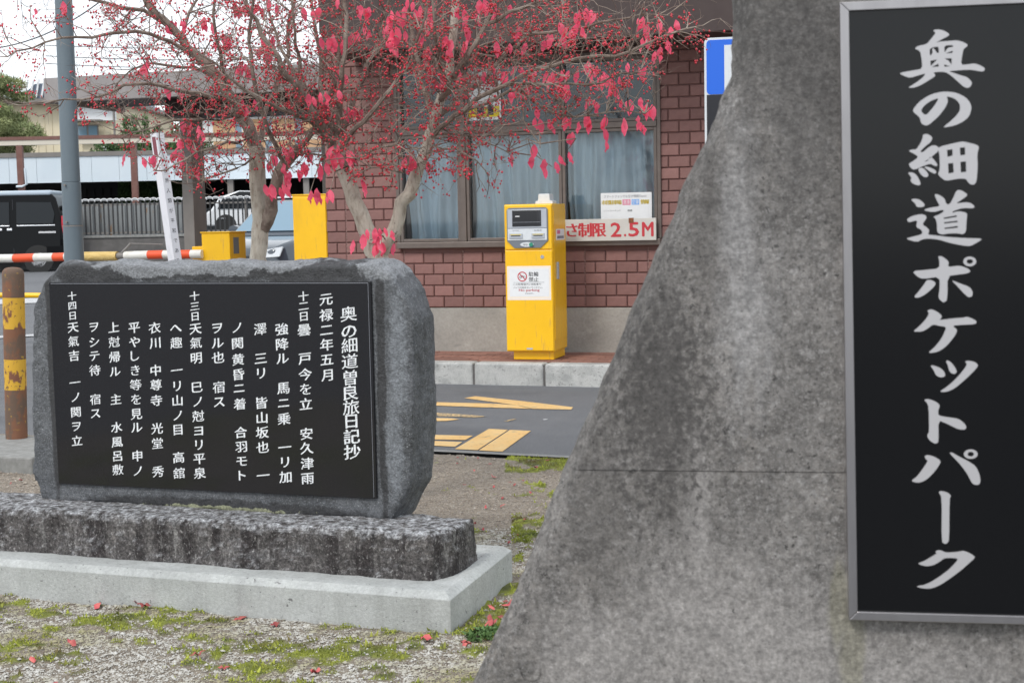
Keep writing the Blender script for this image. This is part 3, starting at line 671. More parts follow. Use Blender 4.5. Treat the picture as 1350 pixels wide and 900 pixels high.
rg.quad(*[(mu(198)+(a*c45+b*s45)*UM, yf-.0155, mz(650)+(-a*s45+b*c45)*UM) for a, b in ((-29, -3), (29, -3), (29, 3), (-29, 3))])
rg.build('prohibition_ring', redink, st)
g = MB(); bike = MB()
for cx in (185, 212):
    for k in range(12):
        a, b = k*math.pi/6, (k+1)*math.pi/6
        bike.quad(*[(mu(cx)+r*UM*math.cos(t_), yf-.0149, mz(655)+r*UM*math.sin(t_)) for r, t_ in ((9, a), (9, b), (6.5, b), (6.5, a))])
bike.quad((mu(185), yf-.0149, mz(656)), (mu(200), yf-.0149, mz(642)), (mu(203), yf-.0149, mz(643)), (mu(189), yf-.0149, mz(657)))
bike.quad((mu(203), yf-.0149, mz(642)), (mu(213), yf-.0149, mz(655)), (mu(210), yf-.0149, mz(656)), (mu(199), yf-.0149, mz(643)))
bike.build('bicycle_symbol', blackm, st)
text(g, '駐輪', mu(278), mz(632), 33*ZM, yf-.0152, width=68*UM, weight=(.03, 0), n=2)
text(g, '禁止', mu(278), mz(671), 33*ZM, yf-.0152, width=68*UM, weight=(.03, 0), n=2)
text(g, 'この駐車場内に自転車や', mu(232), mz(706), 15*ZM, yf-.0152, width=196*UM)
text(g, 'バイクを駐めないでください。', mu(238), mz(730), 14*ZM, yf-.0152, width=206*UM)
flat(g, 'notice_text', blackm, st)
MB().box(mu(135), mu(352), yf-.0152, yf-.0146, mz(693.5), mz(691.5)).build('rule', greyink, st)
g = MB(); text(g, 'No parking', mu(245), mz(751), 22*ZM, yf-.0152, width=145*UM, weight=(.05, 0), n=3); flat(g, 'english_text', redink, st)
g = MB(); text(g, '管理事務所', mu(245), mz(773), 8*ZM, yf-.0152, width=60*UM); flat(g, 'small_text', greyink, st)
xr = x0+Wm
MB().box(xr, xr+.004, y0+.03, y0+.03+.0, 0, 0) if False else None
MB().box(xr, xr+.006, y0+.025, y0+Dm-.02, BH+.1, mz(165)).build('side_door', yelm, root, bev=.003)
MB().box(xr+.006, xr+.02, y0+.09, y0+.14, mz(675), mz(550)).build('side_handle', silver, root, bev=.003)
s_ = MB().box(xr+.006, xr+.0075, y0+.1, y0+.40, mz(390), mz(310)).build('side_sticker', paper, root)
MB().box(xr+.0075, xr+.008, y0+.13, y0+.24, mz(345), mz(318)).build('side_sticker_print', pinkink, s_)
MB().box(xr+.0075, xr+.008, y0+.13, y0+.37, mz(380), mz(360)).build('side_sticker_lines', greyink, s_)
MB().layers([[(mu(330)+a*UM, yf+.2+b, Hm+zz) for a, b in ((-w2, -.07), (w2, -.07), (w2, .07), (-w2, .07))] for zz, w2 in ((0, 62), (.025, 60), (.03, 42), (.09, 38))]).build('antenna_box', whitem, root, bev=.004)

# ---------------------------------------------------------------- canopy beside the building
CF = Frame(FB.world(0, .12, 0), BY)
cx0 = CF.px(57, 110)[0]; cx1 = S0-.0; zb = CF.px(150, 131.5)[1]; zt = CF.px(150, 98)[1]
root = empty('entrance_canopy', CF.o, BY, 'flat grey-brown canopy on square columns left of the brick building', 'canopy')
MB().box(cx0, cx1-.01, 0, .05, zb, zt).box(cx0, cx0+.05, .05, 1.5, zb, zt).build('fascia', fascm, root, bev=.008)
MB().box(cx0+.05, cx1-.01, .05, 1.5, zb+.06, zt-.01).build('roof_deck', eavem, root)
MB().box(cx0+.9, cx1-.01, .9, 1.45, zb-.12, zb+.055).build('roof_beam', eavem, root)
for pxl, k in ((240, 1.0), (425, 1.05)):
    a = CF.px(pxl, 250, k)[0]
    if a+.2 > cx1: continue
    MB().box(a, a+.135, k, k+.28, -.25, zb-.12).build('column', greyst, root, bev=.006)

# ---------------------------------------------------------------- concrete slab with name board (foreground)
SF = Frame(pd(900, 600, 2.35), 9.6)
SF.o.z = 0
root = empty('concrete_sign_wall', SF.o, 9.6, 'large dark weathered concrete sign wall with a slanting left edge in the foreground', 'sign wall')
L_ = [(430, 1462), (520, 1180), (570, 1040), (600, 960), (622, 905), (650, 836), (680, 772), (712, 692), (740, 621)]
U_ = [(740, 619.5), (764, 568), (800, 488), (842, 384), (882, 288), (922, 196), (945, 146), (960, 106), (965, 70), (965, 0), (963, -100), (962, -330)]
RX = 1900
lowp = [SF.px(*q) for q in L_]; upp = [SF.px(*q) for q in U_]
zj = lowp[-1][1]; zj2 = upp[0][1]; xr_ = SF.px(RX, 450)[0]
# the joint follows a level line
zj = SF.px(930, 621)[1]
lowp[-1] = (lowp[-1][0], zj-.0003); upp[0] = (upp[0][0], zj+.0003)
lowp[0] = (lowp[0][0], -.05)
def SLAB_ZONES():
    add_zone(slabm, (.085, .079, .075), [sblob(850, 470, 75, 360), sblob(790, 640, 80, 260), sblob(885, 560, 80, 280), sblob(930, 300, 50, 200)], 11, (.1, .75), (1.6, 1, .5), .55)
    add_zone(slabm, (.07, .066, .064), [sblob(1060, 60, 110, 330), sblob(1020, -60, 200, 230), sblob(985, 40, 34, 220)], 12, (.1, .75), (1.8, 1, .5), .7)
    add_zone(slabm, (.31, .305, .305), [sblob(972, 300, 46, 260), sblob(985, 420, 70, 220)], 26, (.2, .9), (2.2, 1, .5), .5)
    add_zone(slabm, (.30, .285, .275), [sblob(930, 830, 200, 210), sblob(1010, 870, 320, 190), sblob(920, 700, 36, 190), sblob(1200, 900, 280, 120), sblob(800, 870, 160, 130)], 24, (.12, .85), (1.8, 1, .6), .62)
    add_zone(slabm, (.20, .19, .13), [sblob(1122, 870, 26, 110), sblob(1105, 800, 20, 90)], 14, (.2, .6), (2, 1, .5), .5)
    add_zone(slabm, (.06, .056, .054), [sblob(870+40*k, 520, 400, 900) for k in (0,)], 75, (.78, .9), (1, 1, .8), .8)
def slab_part(name, left, ztop, zbot, topj, botj):
    # left: points bottom->top ; rings from back to front with rounded outer edge
    rings = []
    for y, ins_, jo in ((.36, 0, 0), (.046, 0, 0), (.036, .003, 0), (.004, .029, .0), (.0, .036, .0005)):
        ring = []
        for i, (x, z) in enumerate(left):
            d = Vector((left[min(i+1, len(left)-1)][0]-left[max(i-1, 0)][0], left[min(i+1, len(left)-1)][1]-left[max(i-1, 0)][1])).normalized()
            wob = float(.0035*noise3(np.array([[0, y*3, z]]), 22, 6)[0]+.0022*noise3(np.array([[0, y*9, z]]), 70, 7)[0])
            nx_ = x+(ins_+wob*(1 if y < .3 else 0))*abs(d.y); nz_ = z-(ins_*abs(d.x)*.3)
            if i == len(left)-1 and topj: nz_ = z-jo
            if i == 0 and botj: nz_ = z+jo
            ring.append((nx_, y, nz_))
        ring.append((xr_, y, (ztop-jo) if topj else ztop)); ring.append((xr_, y, (zbot+jo) if botj else zbot))
        rings.append(ring)
    return MB().layers(rings).build(name, slabm, root, smooth=True)
def dense(pts, n=6):
    q = []
    for i in range(len(pts)-1):
        for k in range(n): t_ = k/n; q.append((pts[i][0]*(1-t_)+pts[i+1][0]*t_, pts[i][1]*(1-t_)+pts[i+1][1]*t_))
    return q+[pts[-1]]
def sblob(x, y, rx, ry): a_ = SF.px(x, y); return ((a_[0], 0, a_[1]), (rx/787, .6, ry/787))
SLAB_ZONES()
add_grain(slabm, [(50, .34, .66, .74, 1.26), (120, .36, .66, .72, 1.30), (75, .31, .37, .30, 1.0), (70, .66, .71, 1.0, 1.8), (5, .34, .66, .88, 1.12)])
slab_part('lower_lift', dense(lowp), lowp[-1][1], -.05, True, False)
slab_part('upper_lift', dense(upp), upp[-1][1], upp[0][1], False, True)
hx, hz_ = SF.px(700, 884)
MB().tube([(hx, -.0012, hz_), (hx, .004, hz_)], [.017, .0175], 24).build('tie_plug', slabm, root)
ring = MB(); 
ring.tube([(hx+.0185*math.cos(t_), -.0002, hz_+.0185*math.sin(t_)) for t_ in [i*math.pi/12 for i in range(25)]], .0007, 5)
ring.build('tie_ring', slabm, root)

# name board
r2 = empty('park_name_board', SF.world(0, -.001, 0), 9.6, 'black board with tall silver calligraphy and aluminium frame mounted on the concrete wall', 'sign')
r2.location = SF.o
K = -.022
TL = SF.px(1107, 3, K); BL = SF.px(1119, 817, K); TI = SF.px(1119, 12, K); BI = SF.px(1129, 804, K)
TR_ = (SF.px(1396, -6, K)[0], TL[1]); BR_ = (TR_[0], BL[1])
fw = .0145
o1 = [(BL[0], BL[1]), (BR_[0], BR_[1]), (TR_[0], TR_[1]), (TL[0], TL[1])]
i1 = [(BL[0]+fw, BL[1]+fw*1.02), (BR_[0]-fw, BR_[1]+fw), (TR_[0]-fw, TR_[1]-fw), (TL[0]+fw, TL[1]-fw)]
for k in range(4):
    a, b = k, (k+1) % 4
    P4 = [o1[a], o1[b], i1[b], i1[a]]
    MB().prism(P4, K, 0.0).build('frame_bar', alum, r2, bev=.0012)
pp = [(i1[0][0]-.001, i1[0][1]-.001), (i1[1][0]+.001, i1[1][1]-.001), (i1[2][0]+.001, i1[2][1]+.001), (i1[3][0]-.001, i1[3][1]+.001)]
MB().prism(pp, K+.006, -.001).build('panel', panelm, r2)
def circ(cx, cy, rx, ry, n=28): return [(cx+rx*math.cos(2*math.pi*i/n), cy+ry*math.sin(2*math.pi*i/n)) for i in range(n)]
LET = [
 ('奥', 10, 1180, 30, [[[(500,110),(520,95),(580,92),(640,105),(700,140),(715,165),(690,185),(620,220),(530,270),(600,250),(700,245),(800,235),(880,250),(940,280),(958,300),(940,325),(905,345),(890,400),(865,560),(960,552),(1040,540),(1100,555),(1170,590),(1185,615),(1165,645),(1120,645),(1000,622),(860,628),(700,642),(760,660),(860,695),(950,720),(1000,770),(1015,805),(990,850),(950,865),(900,845),(840,790),(740,700),(655,648),(500,656),(530,690),(520,715),(440,765),(330,830),(250,860),(165,860),(250,810),(350,740),(410,670),(330,690),(200,730),(130,710),(50,670),(130,650),(250,630),(360,610),(350,480),(330,375),(255,345),(300,310),(420,285),(470,220),(540,135)],
   [(455,340),(560,315),(577,340),(575,410),(552,400),(510,340),(488,342),(495,400),(470,438),(458,430)], [(465,505),(555,488),(505,540),(468,572)], [(480,588),(573,542),(575,582)], [(650,302),(767,298),(762,325),(700,330),(658,388),(650,385)], [(660,408),(757,372),(757,402)], [(650,475),(747,472),(745,560),(725,530),(700,500)], [(650,552),(700,572),(735,578),(650,584)]]]),
 ('の', 6.43, 1180, 110, [[[(150,225),(200,160),(280,105),(360,78),(430,70),(520,80),(600,120),(640,170),(648,220),(625,285),(570,330),(500,360),(400,378),(460,330),(520,275),(550,230),(550,180),(520,140),(480,120),(435,110),(450,150),(430,200),(370,280),(290,350),(260,360),(220,340),(210,290),(155,245)], [(215,235),(250,185),(310,145),(370,125),(350,165),(310,220),(260,275)]]]),
 ('細', 6.43, 1180, 110, [[[(235,435),(275,428),(318,458),(305,495),(260,530),(210,578),(232,588),(300,530),(345,525),(374,550),(366,575),(290,640),(240,668),(285,655),(290,630),(305,622),(340,660),(360,690),(350,705),(325,695),(300,680),(240,700),(160,735),(130,715),(115,680),(140,668),(200,625),(165,600),(110,572),(150,560),(178,562),(215,510),(235,460)]],
   [[(240,705),(290,710),(340,735),(352,755),(335,768),(290,745)]], [[(195,720),(235,715),(270,750),(285,780),(265,798),(235,790),(205,755)]], [[(105,755),(150,755),(185,780),(215,840),(215,860),(190,865),(150,850),(128,825),(140,800)]],
   [[(355,542),(560,493),(600,498),(690,520),(712,540),(695,600),(700,700),(690,830),(670,860),(635,855),(612,830),(600,808),(530,808),(430,828),(390,800),(362,770),(378,735),(378,640),(372,580)], [(440,565),(485,558),(487,612),(443,625)], [(548,545),(592,542),(594,605),(552,612)], [(448,680),(492,674),(497,755),(452,765)], [(553,665),(600,662),(603,750),(556,755)]]]),
 ('道', 5.62, 1180, 240, [[[(115,130),(150,122),(190,135),(220,165),(215,185),(160,187),(150,160)]],
   [[(85,275),(130,250),(190,237),(225,245),(235,265),(200,315),(235,335),(255,360),(240,390),(300,395),(400,408),(520,415),(650,418),(620,440),(560,475),(500,470),(400,450),(320,425),(240,418),(200,425),(160,445),(75,420),(130,405),(190,390),(205,375),(190,350),(155,335),(165,290),(150,285),(100,300)]],
   [[(290,90),(320,92),(365,120),(380,165),(405,165),(430,120),(455,60),(490,60),(535,90),(530,105),(480,140),(450,160),(520,150),(560,155),(590,180),(580,195),(500,192),(430,215),(420,230),(470,215),(520,225),(535,238),(528,290),(525,370),(500,388),(470,380),(400,380),(345,390),(312,375),(310,310),(300,270),(280,258),(330,240),(365,215),(350,205),(280,225),(205,208),(260,190),(335,180),(310,140)], [(360,264),(455,246),(458,258),(362,274)], [(362,298),(462,286),(465,297),(365,308)], [(365,339),(463,325),(466,338),(367,349)]]]),
 ('ポ', 5.62, 1180, 240, [[[(318,548),(350,550),(400,590),(390,630),(480,618),(540,640),(560,660),(540,675),(470,685),(388,695),(388,870),(360,895),(325,865),(322,835),(330,800),(330,700),(210,717),(170,705),(125,660),(230,650),(328,640),(328,580)]], [[(235,725),(270,725),(302,745),(290,775),(220,835),(170,858),(138,852),(175,810),(220,750)]], [[(415,725),(480,750),(550,775),(575,810),(572,845),(545,855),(510,825),(460,770)]], [circ(553,588,48,36), circ(553,588,24,17)]]),
 ('ケ', 6.67, 1180, 395, [[[(282,95),(320,82),(370,105),(412,140),(405,165),(385,180),(520,162),(600,158),(635,148),(700,175),(718,195),(705,215),(600,220),(500,227),(548,262),(530,310),(480,375),(430,425),(370,460),(285,470),(350,415),(410,340),(455,238),(400,232),(335,215),(290,250),(240,280),(155,280),(200,245),(260,185),(300,125)]]]),
 ('ッ', 6.67, 1180, 395, [[[(308,575),(350,580),(410,605),(442,650),(435,678),(395,682),(360,665),(340,620)]], [[(445,535),(475,535),(515,575),(543,625),(535,648),(500,650),(475,625),(465,580)]], [[(612,540),(655,535),(710,550),(732,578),(690,630),(600,715),(520,780),(450,810),(388,808),(450,770),(530,700),(600,620),(635,565)]]]),
 ('ト', 6.67, 1180, 515, [[[(255,78),(290,70),(350,90),(392,120),(388,150),(380,165),(378,217),(470,232),(560,245),(610,285),(628,320),(615,340),(560,338),(510,315),(450,285),(380,258),(382,440),(370,460),(345,462),(310,440),(285,410),(285,380),(300,365),(295,140),(280,105)]]]),
 ('パ', 6.67, 1180, 515, [[[(258,572),(290,562),(350,580),(405,615),(380,665),(320,740),(260,790),(200,808),(138,792),(190,755),(240,690),(290,615),(270,600)]], [[(475,545),(500,540),(560,575),(640,615),(710,660),(745,740),(750,800),(735,825),(690,822),(670,800),(630,720),(560,630)]], [circ(665,555,61,41), circ(665,555,28,20)]]),
 ('ー', 6, 1180, 640, [[[(342,48),(370,40),(420,55),(443,78),(430,105),(428,430),(410,455),(390,458),(368,440),(370,90)]]]),
 ('ク', 6, 1180, 640, [[[(318,520),(340,508),(370,512),(400,528),(500,522),(535,512),(580,525),(632,558),(625,575),(590,605),(530,660),(450,720),(370,775),(300,808),(230,812),(160,795),(250,780),(350,720),(440,650),(505,575),(450,568),(390,570),(350,600),(300,628),(240,635),(175,615),(230,595),(290,560),(330,535)]]])]
for ch, sc_, ox, oy, groups in LET:
    allv = []; allf = []
    for gi, grp in enumerate(groups):
        loops = []
        for li, lp in enumerate(grp):
            q = [SF.px(ox+a/sc_, oy+b/sc_, K+.005) for a, b in lp]
            loops.append(chaikin(q, 1) if len(lp) > 5 else q)
        me = curve_mesh(loops, .0009)
        b = len(allv); off = K+.0050-gi*.00012
        allv += [(v.co.x, v.co.y+off, v.co.z) for v in me.vertices]; allf += [[b+i for i in p.vertices] for p in me.polygons]
    link('letter', mesh(allv, allf, lettm), r2)

# ---------------------------------------------------------------- stone monument
z1 = mons.px(597, 783)[1]                        # height of the concrete base
root = empty('stone_monument', mons.o, 19.5, 'engraved dark stone monument with polished black plaque on a rough plinth and concrete base', 'monument')
BD = 0.75; BWd = 2.78
def inset_rect(a): return [(-BWd+a, a), (-a, a), (-a-.038, BD-a), (-BWd+a, BD-a)]
MB().layers([[(x, y, z) for x, y in inset_rect(a)] for z, a in ((-.06, 0), (z1-.022, 0), (z1, .028), (z1+.001, .055), (z1-.004, .062))]).build('concrete_base', basem, root, bev=.002)
def rock(name, mb, mat, vox, amp, seed, flatzone=None, parent=root, facet=0.):
    o = mb.build('tmp', mat); md = o.modifiers.new('r', 'REMESH'); md.mode = 'VOXEL'; md.voxel_size = vox
    me = evaluated(o); bpy.data.objects.remove(o)
    n = len(me.vertices); co = np.empty(n*3, np.float32); me.vertices.foreach_get('co', co); co = co.reshape(-1, 3).astype(float)
    no = np.empty(n*3, np.float32); me.vertices.foreach_get('normal', no); no = no.reshape(-1, 3)
    d = amp*fbm(co, 7, seed, 4)+amp*.35*noise3(co, 55, seed+9)
    if facet:   # chipped facets
        q = fbm(co*np.array([1.6, 1.6, .5]), 6, seed+3, 2); d = d+facet*np.round(q*3)/3
    k = np.ones(n); top = np.clip(no[:, 2]-.3, 0, 1)*(name == 'stone'); d = d+top*(.012*fbm(co, 5, 60, 2)+.006*noise3(co, 16, 61))
    if flatzone is not None: k = flatzone(co, no)
    co = co+no*(d*k)[:, None]
    me.vertices.foreach_set('co', co.astype(np.float32).ravel()); me.update()
    me.polygons.foreach_set('use_smooth', [True]*len(me.polygons))
    if not me.materials: me.materials.append(mat)
    return link(name, me, parent)
# plinth
pf = mons.loc(gz(571, 765, z1)); yp = pf.y; xp = pf.x
z2 = mons.px(568, 706, yp)[1]
pb = mons.loc(gz(626, 737, z1)).y
def pl_ring(z, a): return [(-2.55+a, yp+a, z), (xp-a*.7, yp+a*1.0, z), (xp+.045-a*.6, yp+.09+a, z), (xp+.05-a*.6, pb-a, z), (-2.55+a, pb-a, z)]
rock('plinth', MB().layers([pl_ring(z1-.02, 0), pl_ring(z1+.05, .004), pl_ring(z2-.025, .007), pl_ring(z2-.004, .014), pl_ring(z2+.004, .035)]), plinthm, .009, .009, 21, lambda c, n_: np.where(n_[:, 2] > .8, .6, 1.), facet=.008)
add_up_lichen(plinthm, (.46, .47, .49), .05, .8, 30, (.36, .66))
add_grain(plinthm, [(60, .36, .64, .5, 1.55), (140, .36, .64, .6, 1.45)])
add_grain(foundm, [(40, .34, .66, .9, 1.08), (3, .35, .65, .9, 1.06)])
add_grain(kerbm, [(90, .34, .66, .85, 1.12)])
add_grain(basem, [(4, .35, .65, .86, 1.08), (90, .34, .66, .86, 1.12), (60, .30, .36, .5, 1.0)])
# stone
sb = mons.loc(gz(520, 685, z2)); ysf = sb.y
print('z1', z1, 'z2', z2, 'yp', yp, 'pb', pb, 'ysf', ysf)
OUT = [(58, 657), (200, 668), (350, 677), (515, 686), (540, 640), (545, 560), (546, 470), (545, 420), (533, 392), (512, 362), (496, 352), (440, 351), (330, 352), (200, 352), (110, 352), (76, 354), (56, 374), (43, 405), (40, 480), (43, 560), (46, 620)]
outl = [mons.px(a, b, ysf) for a, b in OUT]
cxm = sum(p[0] for p in outl)/len(outl); czm = sum(p[1] for p in outl)/len(outl)
Th = .33
xs_min = min(p[0] for p in outl)
def ring_(y, right_, topd):
    r = []
    for (x, z), (a, b) in zip(outl, OUT):
        dx = right_ if a > 500 else (-.3*right_ if a < 60 else 0)
        dz = topd if b < 400 else 0
        r.append((x+dx*(1 if b > 380 else .6), y, z+dz))
    return r
zplq0 = mons.px(280, 650, ysf)[1]
xl0 = mons.px(66, 500, ysf)[0]; xr0 = mons.px(490, 500, ysf)[0]; zt0 = mons.px(280, 371, ysf)[1]
def fz(c, n_):
    front = (n_[:, 1] < -.9) & (c[:, 1] < ysf+.04)
    inside = (c[:, 0] > xl0-.02) & (c[:, 0] < xr0+.02) & (c[:, 2] > zplq0-.05) & (c[:, 2] < zt0+.01)
    return np.where(front & inside, 0.0, np.where(front, .35, 1.))
GR_STONE = 1
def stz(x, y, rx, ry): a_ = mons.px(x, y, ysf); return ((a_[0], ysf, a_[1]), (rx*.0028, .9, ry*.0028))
add_zone(stone, (.026, .026, .028), [stz(270, 352, 330, 26), stz(120, 362, 90, 26), stz(420, 360, 130, 22), stz(503, 500, 9, 300), stz(280, 668, 300, 16), stz(70, 500, 10, 300), stz(562, 520, 17, 330)], 14, (.15, .45), (1, 1, .6), .88)  # darker along the top, around the plaque and on the right side
add_zone(stone, (.20, .215, .235), [stz(525, 470, 24, 160), stz(520, 590, 24, 120)], 26, (.34, .62), (1, 1, 1), .65)  # paler strip to the right of the plaque
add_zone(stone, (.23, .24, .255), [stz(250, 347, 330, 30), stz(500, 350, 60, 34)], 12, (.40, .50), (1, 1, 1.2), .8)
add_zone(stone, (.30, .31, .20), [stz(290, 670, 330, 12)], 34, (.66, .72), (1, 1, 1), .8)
add_grain(stone, [(120, .36, .64, .66, 1.38), (30, .36, .64, .82, 1.2)])
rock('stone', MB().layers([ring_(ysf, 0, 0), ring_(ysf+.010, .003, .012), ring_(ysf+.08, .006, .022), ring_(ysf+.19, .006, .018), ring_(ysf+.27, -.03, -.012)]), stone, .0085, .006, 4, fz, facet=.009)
# plaque
pq = [mons.px(a, b, ysf-.008) for a, b in ((78, 637), (497, 657), (489, 371), (65, 372))]
xa = (pq[0][0]+pq[3][0])/2; xb = (pq[1][0]+pq[2][0])/2; za = (pq[0][1]+pq[1][1])/2; zb_ = (pq[2][1]+pq[3][1])/2
print('plaque', pq, xa, xb, za, zb_)
MB().prism(pq, ysf-.012, ysf+.05).build('plaque', plaquem, root, bev=.002)
bd = .008
bz = ysf-.0125
for (a, b) in ((3, 2), (2, 1)):
    P0, P1 = Vector((pq[a][0], 0, pq[a][1])), Vector((pq[b][0], 0, pq[b][1])); cc = Vector(((xa+xb)/2, 0, (za+zb_)/2))
    e0 = P0+(cc-P0).normalized()*.012; e1 = P1+(cc-P1).normalized()*.012
    MB().tube([(e0.x, bz, e0.z), (e1.x, bz, e1.z)], .0011, 4).build('border_line', greyink, root)
COLS = [
 ('奥の細道曽良旅日記抄', 459.6, 464.3, [414,436.5,455.5,476.5,498,517.6,537,555,575.6,595.7], 21.5, None),
 ('元禄二年五月', 430, 431.3, [394.5,415.5,435,454.5,474,494.5], 17.5, None),
 ('十二日曇戸今を立安久津雨', 400, 405.5, [390.6,403.5,417,435,472.6,493.6,513,532.7,571.8,590.7,610.8,630.3], 17.5, 3),
 ('強降ル馬ニ乗一リ加', 371.6, 376.4, [434,453.6,472.5,511.5,531,552,589.6,609,628.6], 17.5, None),
 ('澤三リ皆山坂也一', 343, 347, [434,472.5,492,531,550.6,570,589.6,626.6], 17.5, None),
 ('ノ関黄昏ニ着合羽モト', 312.5, 319.4, [432,452.5,474,493.6,511.6,532.6,570,588.7,607.6,626.5], 17, None),
 ('ヲル也宿ス', 286.5, 289, [432.4,452,471.5,510.4,529.5], 17.5, None),
 ('十三日天氣明巳ノ尅ヨリ平泉', 256.5, 263.5, [390.3,403.8,417,433.2,452,472,510.3,529.4,548.5,567.6,586.2,604.4,623.5], 17, 3),
 ('へ趣一リ山ノ目高舘', 232, 236, [432.4,452,488.2,508.8,528,547.6,566.2,603,623.5], 17, None),
 ('衣川中尊寺光堂秀', 204, 208.5, [432.4,452,488.2,507.4,528,564.7,584.4,621.5], 17, None),
 ('平やしき等を見ル申ノ', 177, 181.8, [431.8,450.9,469,488.2,507.4,526.5,545.6,563.2,600.9,620.6], 17, None),
 ('上尅帰ル主水風呂敷', 150, 155.6, [431.8,450.9,470.6,489.7,526.5,563.2,582.4,600.9,619], 16.5, None),
 ('ヲシテ待宿ス', 124, 126, [430.9,450.9,469,488.2,526.5,544.7], 16.5, None),
 ('十四日天氣吉一ノ関ヲ立', 95, 101.5, [390.3,403,416.2,431.5,450,469,504.4,523.5,543,561.8,580.9], 16.5, 3)]
thin = set('奥細道曽旅宿尅等を敷趣舘氣き澤堂')
for s_, xt, xb2, ysl, hpx, small in COLS:
    g = MB()
    for i, ch in enumerate(s_):
        yy = ysl[i]; xx = xt+(xb2-xt)*(yy-ysl[0])/(ysl[-1]-ysl[0]); h_ = hpx if not (small and i < small) else hpx*.8
        px_, pz_ = mons.px(xx, yy, ysf-.0125); hm = h_*5.2/1850*.98
        heavy = .03 if ch in thin else .058
        g = MB(); text(g, ch, px_, pz_, hm, ysf-.0126, weight=(heavy, heavy*.55), brush=True, n=3 if ch in thin else 4)
        flat(g, 'character', letterw, root)

# ---------------------------------------------------------------- rusty bollard and yellow guard pipe
bb = gz(22, 577, .12); R_ = .0
root = empty('bollard', bb, 0, 'rusty yellow and brown striped steel bollard at the left edge beside the monument', 'bollard')
bh = pd(17, 352, bb.y).z-bb.z; br = 14.0/1850*bb.y
tops = [pd(17, y, bb.y).z-bb.z for y in (352, 385, 422, 474, 513, 550)]
lean = (pd(17, 352, bb.y).x-bb.x)/bh
zz = [bh, tops[1], tops[2]+.0, tops[3], tops[4], tops[5], 0]
bandm = [bollr, bolly, bollr, bolly, bollr, bolly]
zz = [bh-.0, pd(17, 392, bb.y).z-bb.z, pd(17, 433, bb.y).z-bb.z, pd(18, 473, bb.y).z-bb.z, pd(19, 513, bb.y).z-bb.z, pd(20, 548, bb.y).z-bb.z, 0]
bandm = [bollr, bolly, bollr, bolly, bollr, bollr]
for i in range(6):
    a, b = zz[i+1], zz[i]
    if i == 0:
        prof = [(a, br), (b-br*.7, br), (b-br*.35, br*.93), (b-br*.12, br*.72), (b-.002, br*.4), (b, .004)]
    else: prof = [(a, br), (b-.0004, br)]
    MB().tube([(lean*z_, 0, z_) for z_, _ in prof], [r for _, r in prof], 24).build('painted_band' if bandm[i] is bolly else 'rusted_band', bandm[i], root, smooth=True)
P0, P1 = pd(-160, 388, 11.5), pd(140, 390, 11.3)
root = empty('guard_pipe', P0, 0, 'horizontal yellow guard pipe low behind the bollard', 'barrier')
MB().tube([(0, 0, 0), tuple(P1-P0)], .022, 10).build('pipe', yelm, root, smooth=True)
for q in (P0, P1): MB().tube([(q.x-P0.x, q.y-P0.y, -P0.z), (q.x-P0.x, q.y-P0.y, .0)], .025, 10).build('post', yelm, root, smooth=True)

# ---------------------------------------------------------------- grey pole
pb_ = pd(97, 340, 13); pb_.z = 0; rp = 12.0/1850*13
root = empty('street_pole', pb_, 0, 'tall grey painted steel pole rising behind the left end of the monument', 'pole')
zA = pd(96, 297, 13).z; zB = pd(95, 240, 13).z
lx = (pd(88, 0, 13).x-pd(97, 340, 13).x)/(pd(88, 0, 13).z-pd(97, 340, 13).z)*.25
MB().tube([(0, 0, 0), (lx*zA, 0, zA)], rp*1.06, 24).build('lower_section', polem, root, smooth=True)
MB().tube([(lx*zA, 0, zA+.003), (lx*zB, 0, zB)], rp*1.02, 24).build('sleeve', polem, root, smooth=True)
MB().tube([(lx*zB, 0, zB+.003), (lx*5.5, 0, 5.5)], [rp*.98, rp*.86], 24).build('upper_section', polem, root, smooth=True)
for z_ in (zA+.03, zB-.03): MB().tube([(-.02, -rp*1.02, z_), (-.02, -rp*1.02-.02, z_)], .01, 8).build('bolt', greyst, root)
MB().tube([(lx*zA, 0, zA-.012), (lx*zA, 0, zA+.0)], rp*1.09, 24).build('ring', greyst, root, smooth=True)

# leaning white post with writing
t0 = pd(231, 345, 12); t1 = pd(207, 176, 12); bas = t0+(t0-t1)*(t0.z/(t1.z-t0.z))
root = empty('inscribed_post', bas, 0, 'leaning white square post with vertical black writing behind the monument', 'post')
dv = (t1-bas); Lp = dv.length
q = Vector((0, 0, 1)).rotation_difference(dv.normalized()); root.rotation_mode = 'QUATERNION'
root.rotation_quaternion = q @ Matrix.Rotation(math.radians(-38), 3, 'Z').to_quaternion()
hw = .042
MB().box(-hw, hw, -hw, hw, 0, Lp).build('shaft', postm, root, bev=.004)
MB().layers([[(a*k, b*k, z) for a, b in ((-1, -1), (1, -1), (1, 1), (-1, 1))] for z, k in ((Lp+.001, hw), (Lp+.012, hw*.7))]).build('cap', greyst, root)
for i, ch in enumerate('世界人類が平和でありますように'):
    g = MB(); text(g, ch, 0, Lp-.32-i*.085, .042, -hw-.001, weight=(.0, .0), n=1)
    g.v = [(-y_, x_, z_) for x_, y_, z_ in g.v]
    flat(g, 'character', blackm, root)
MB().box(-hw*.5, hw*.6, -hw-.002, -hw-.0005, Lp-.2, Lp-.03).build('label_plate', M('plum_label', (.22, .06, .08), .6), root)

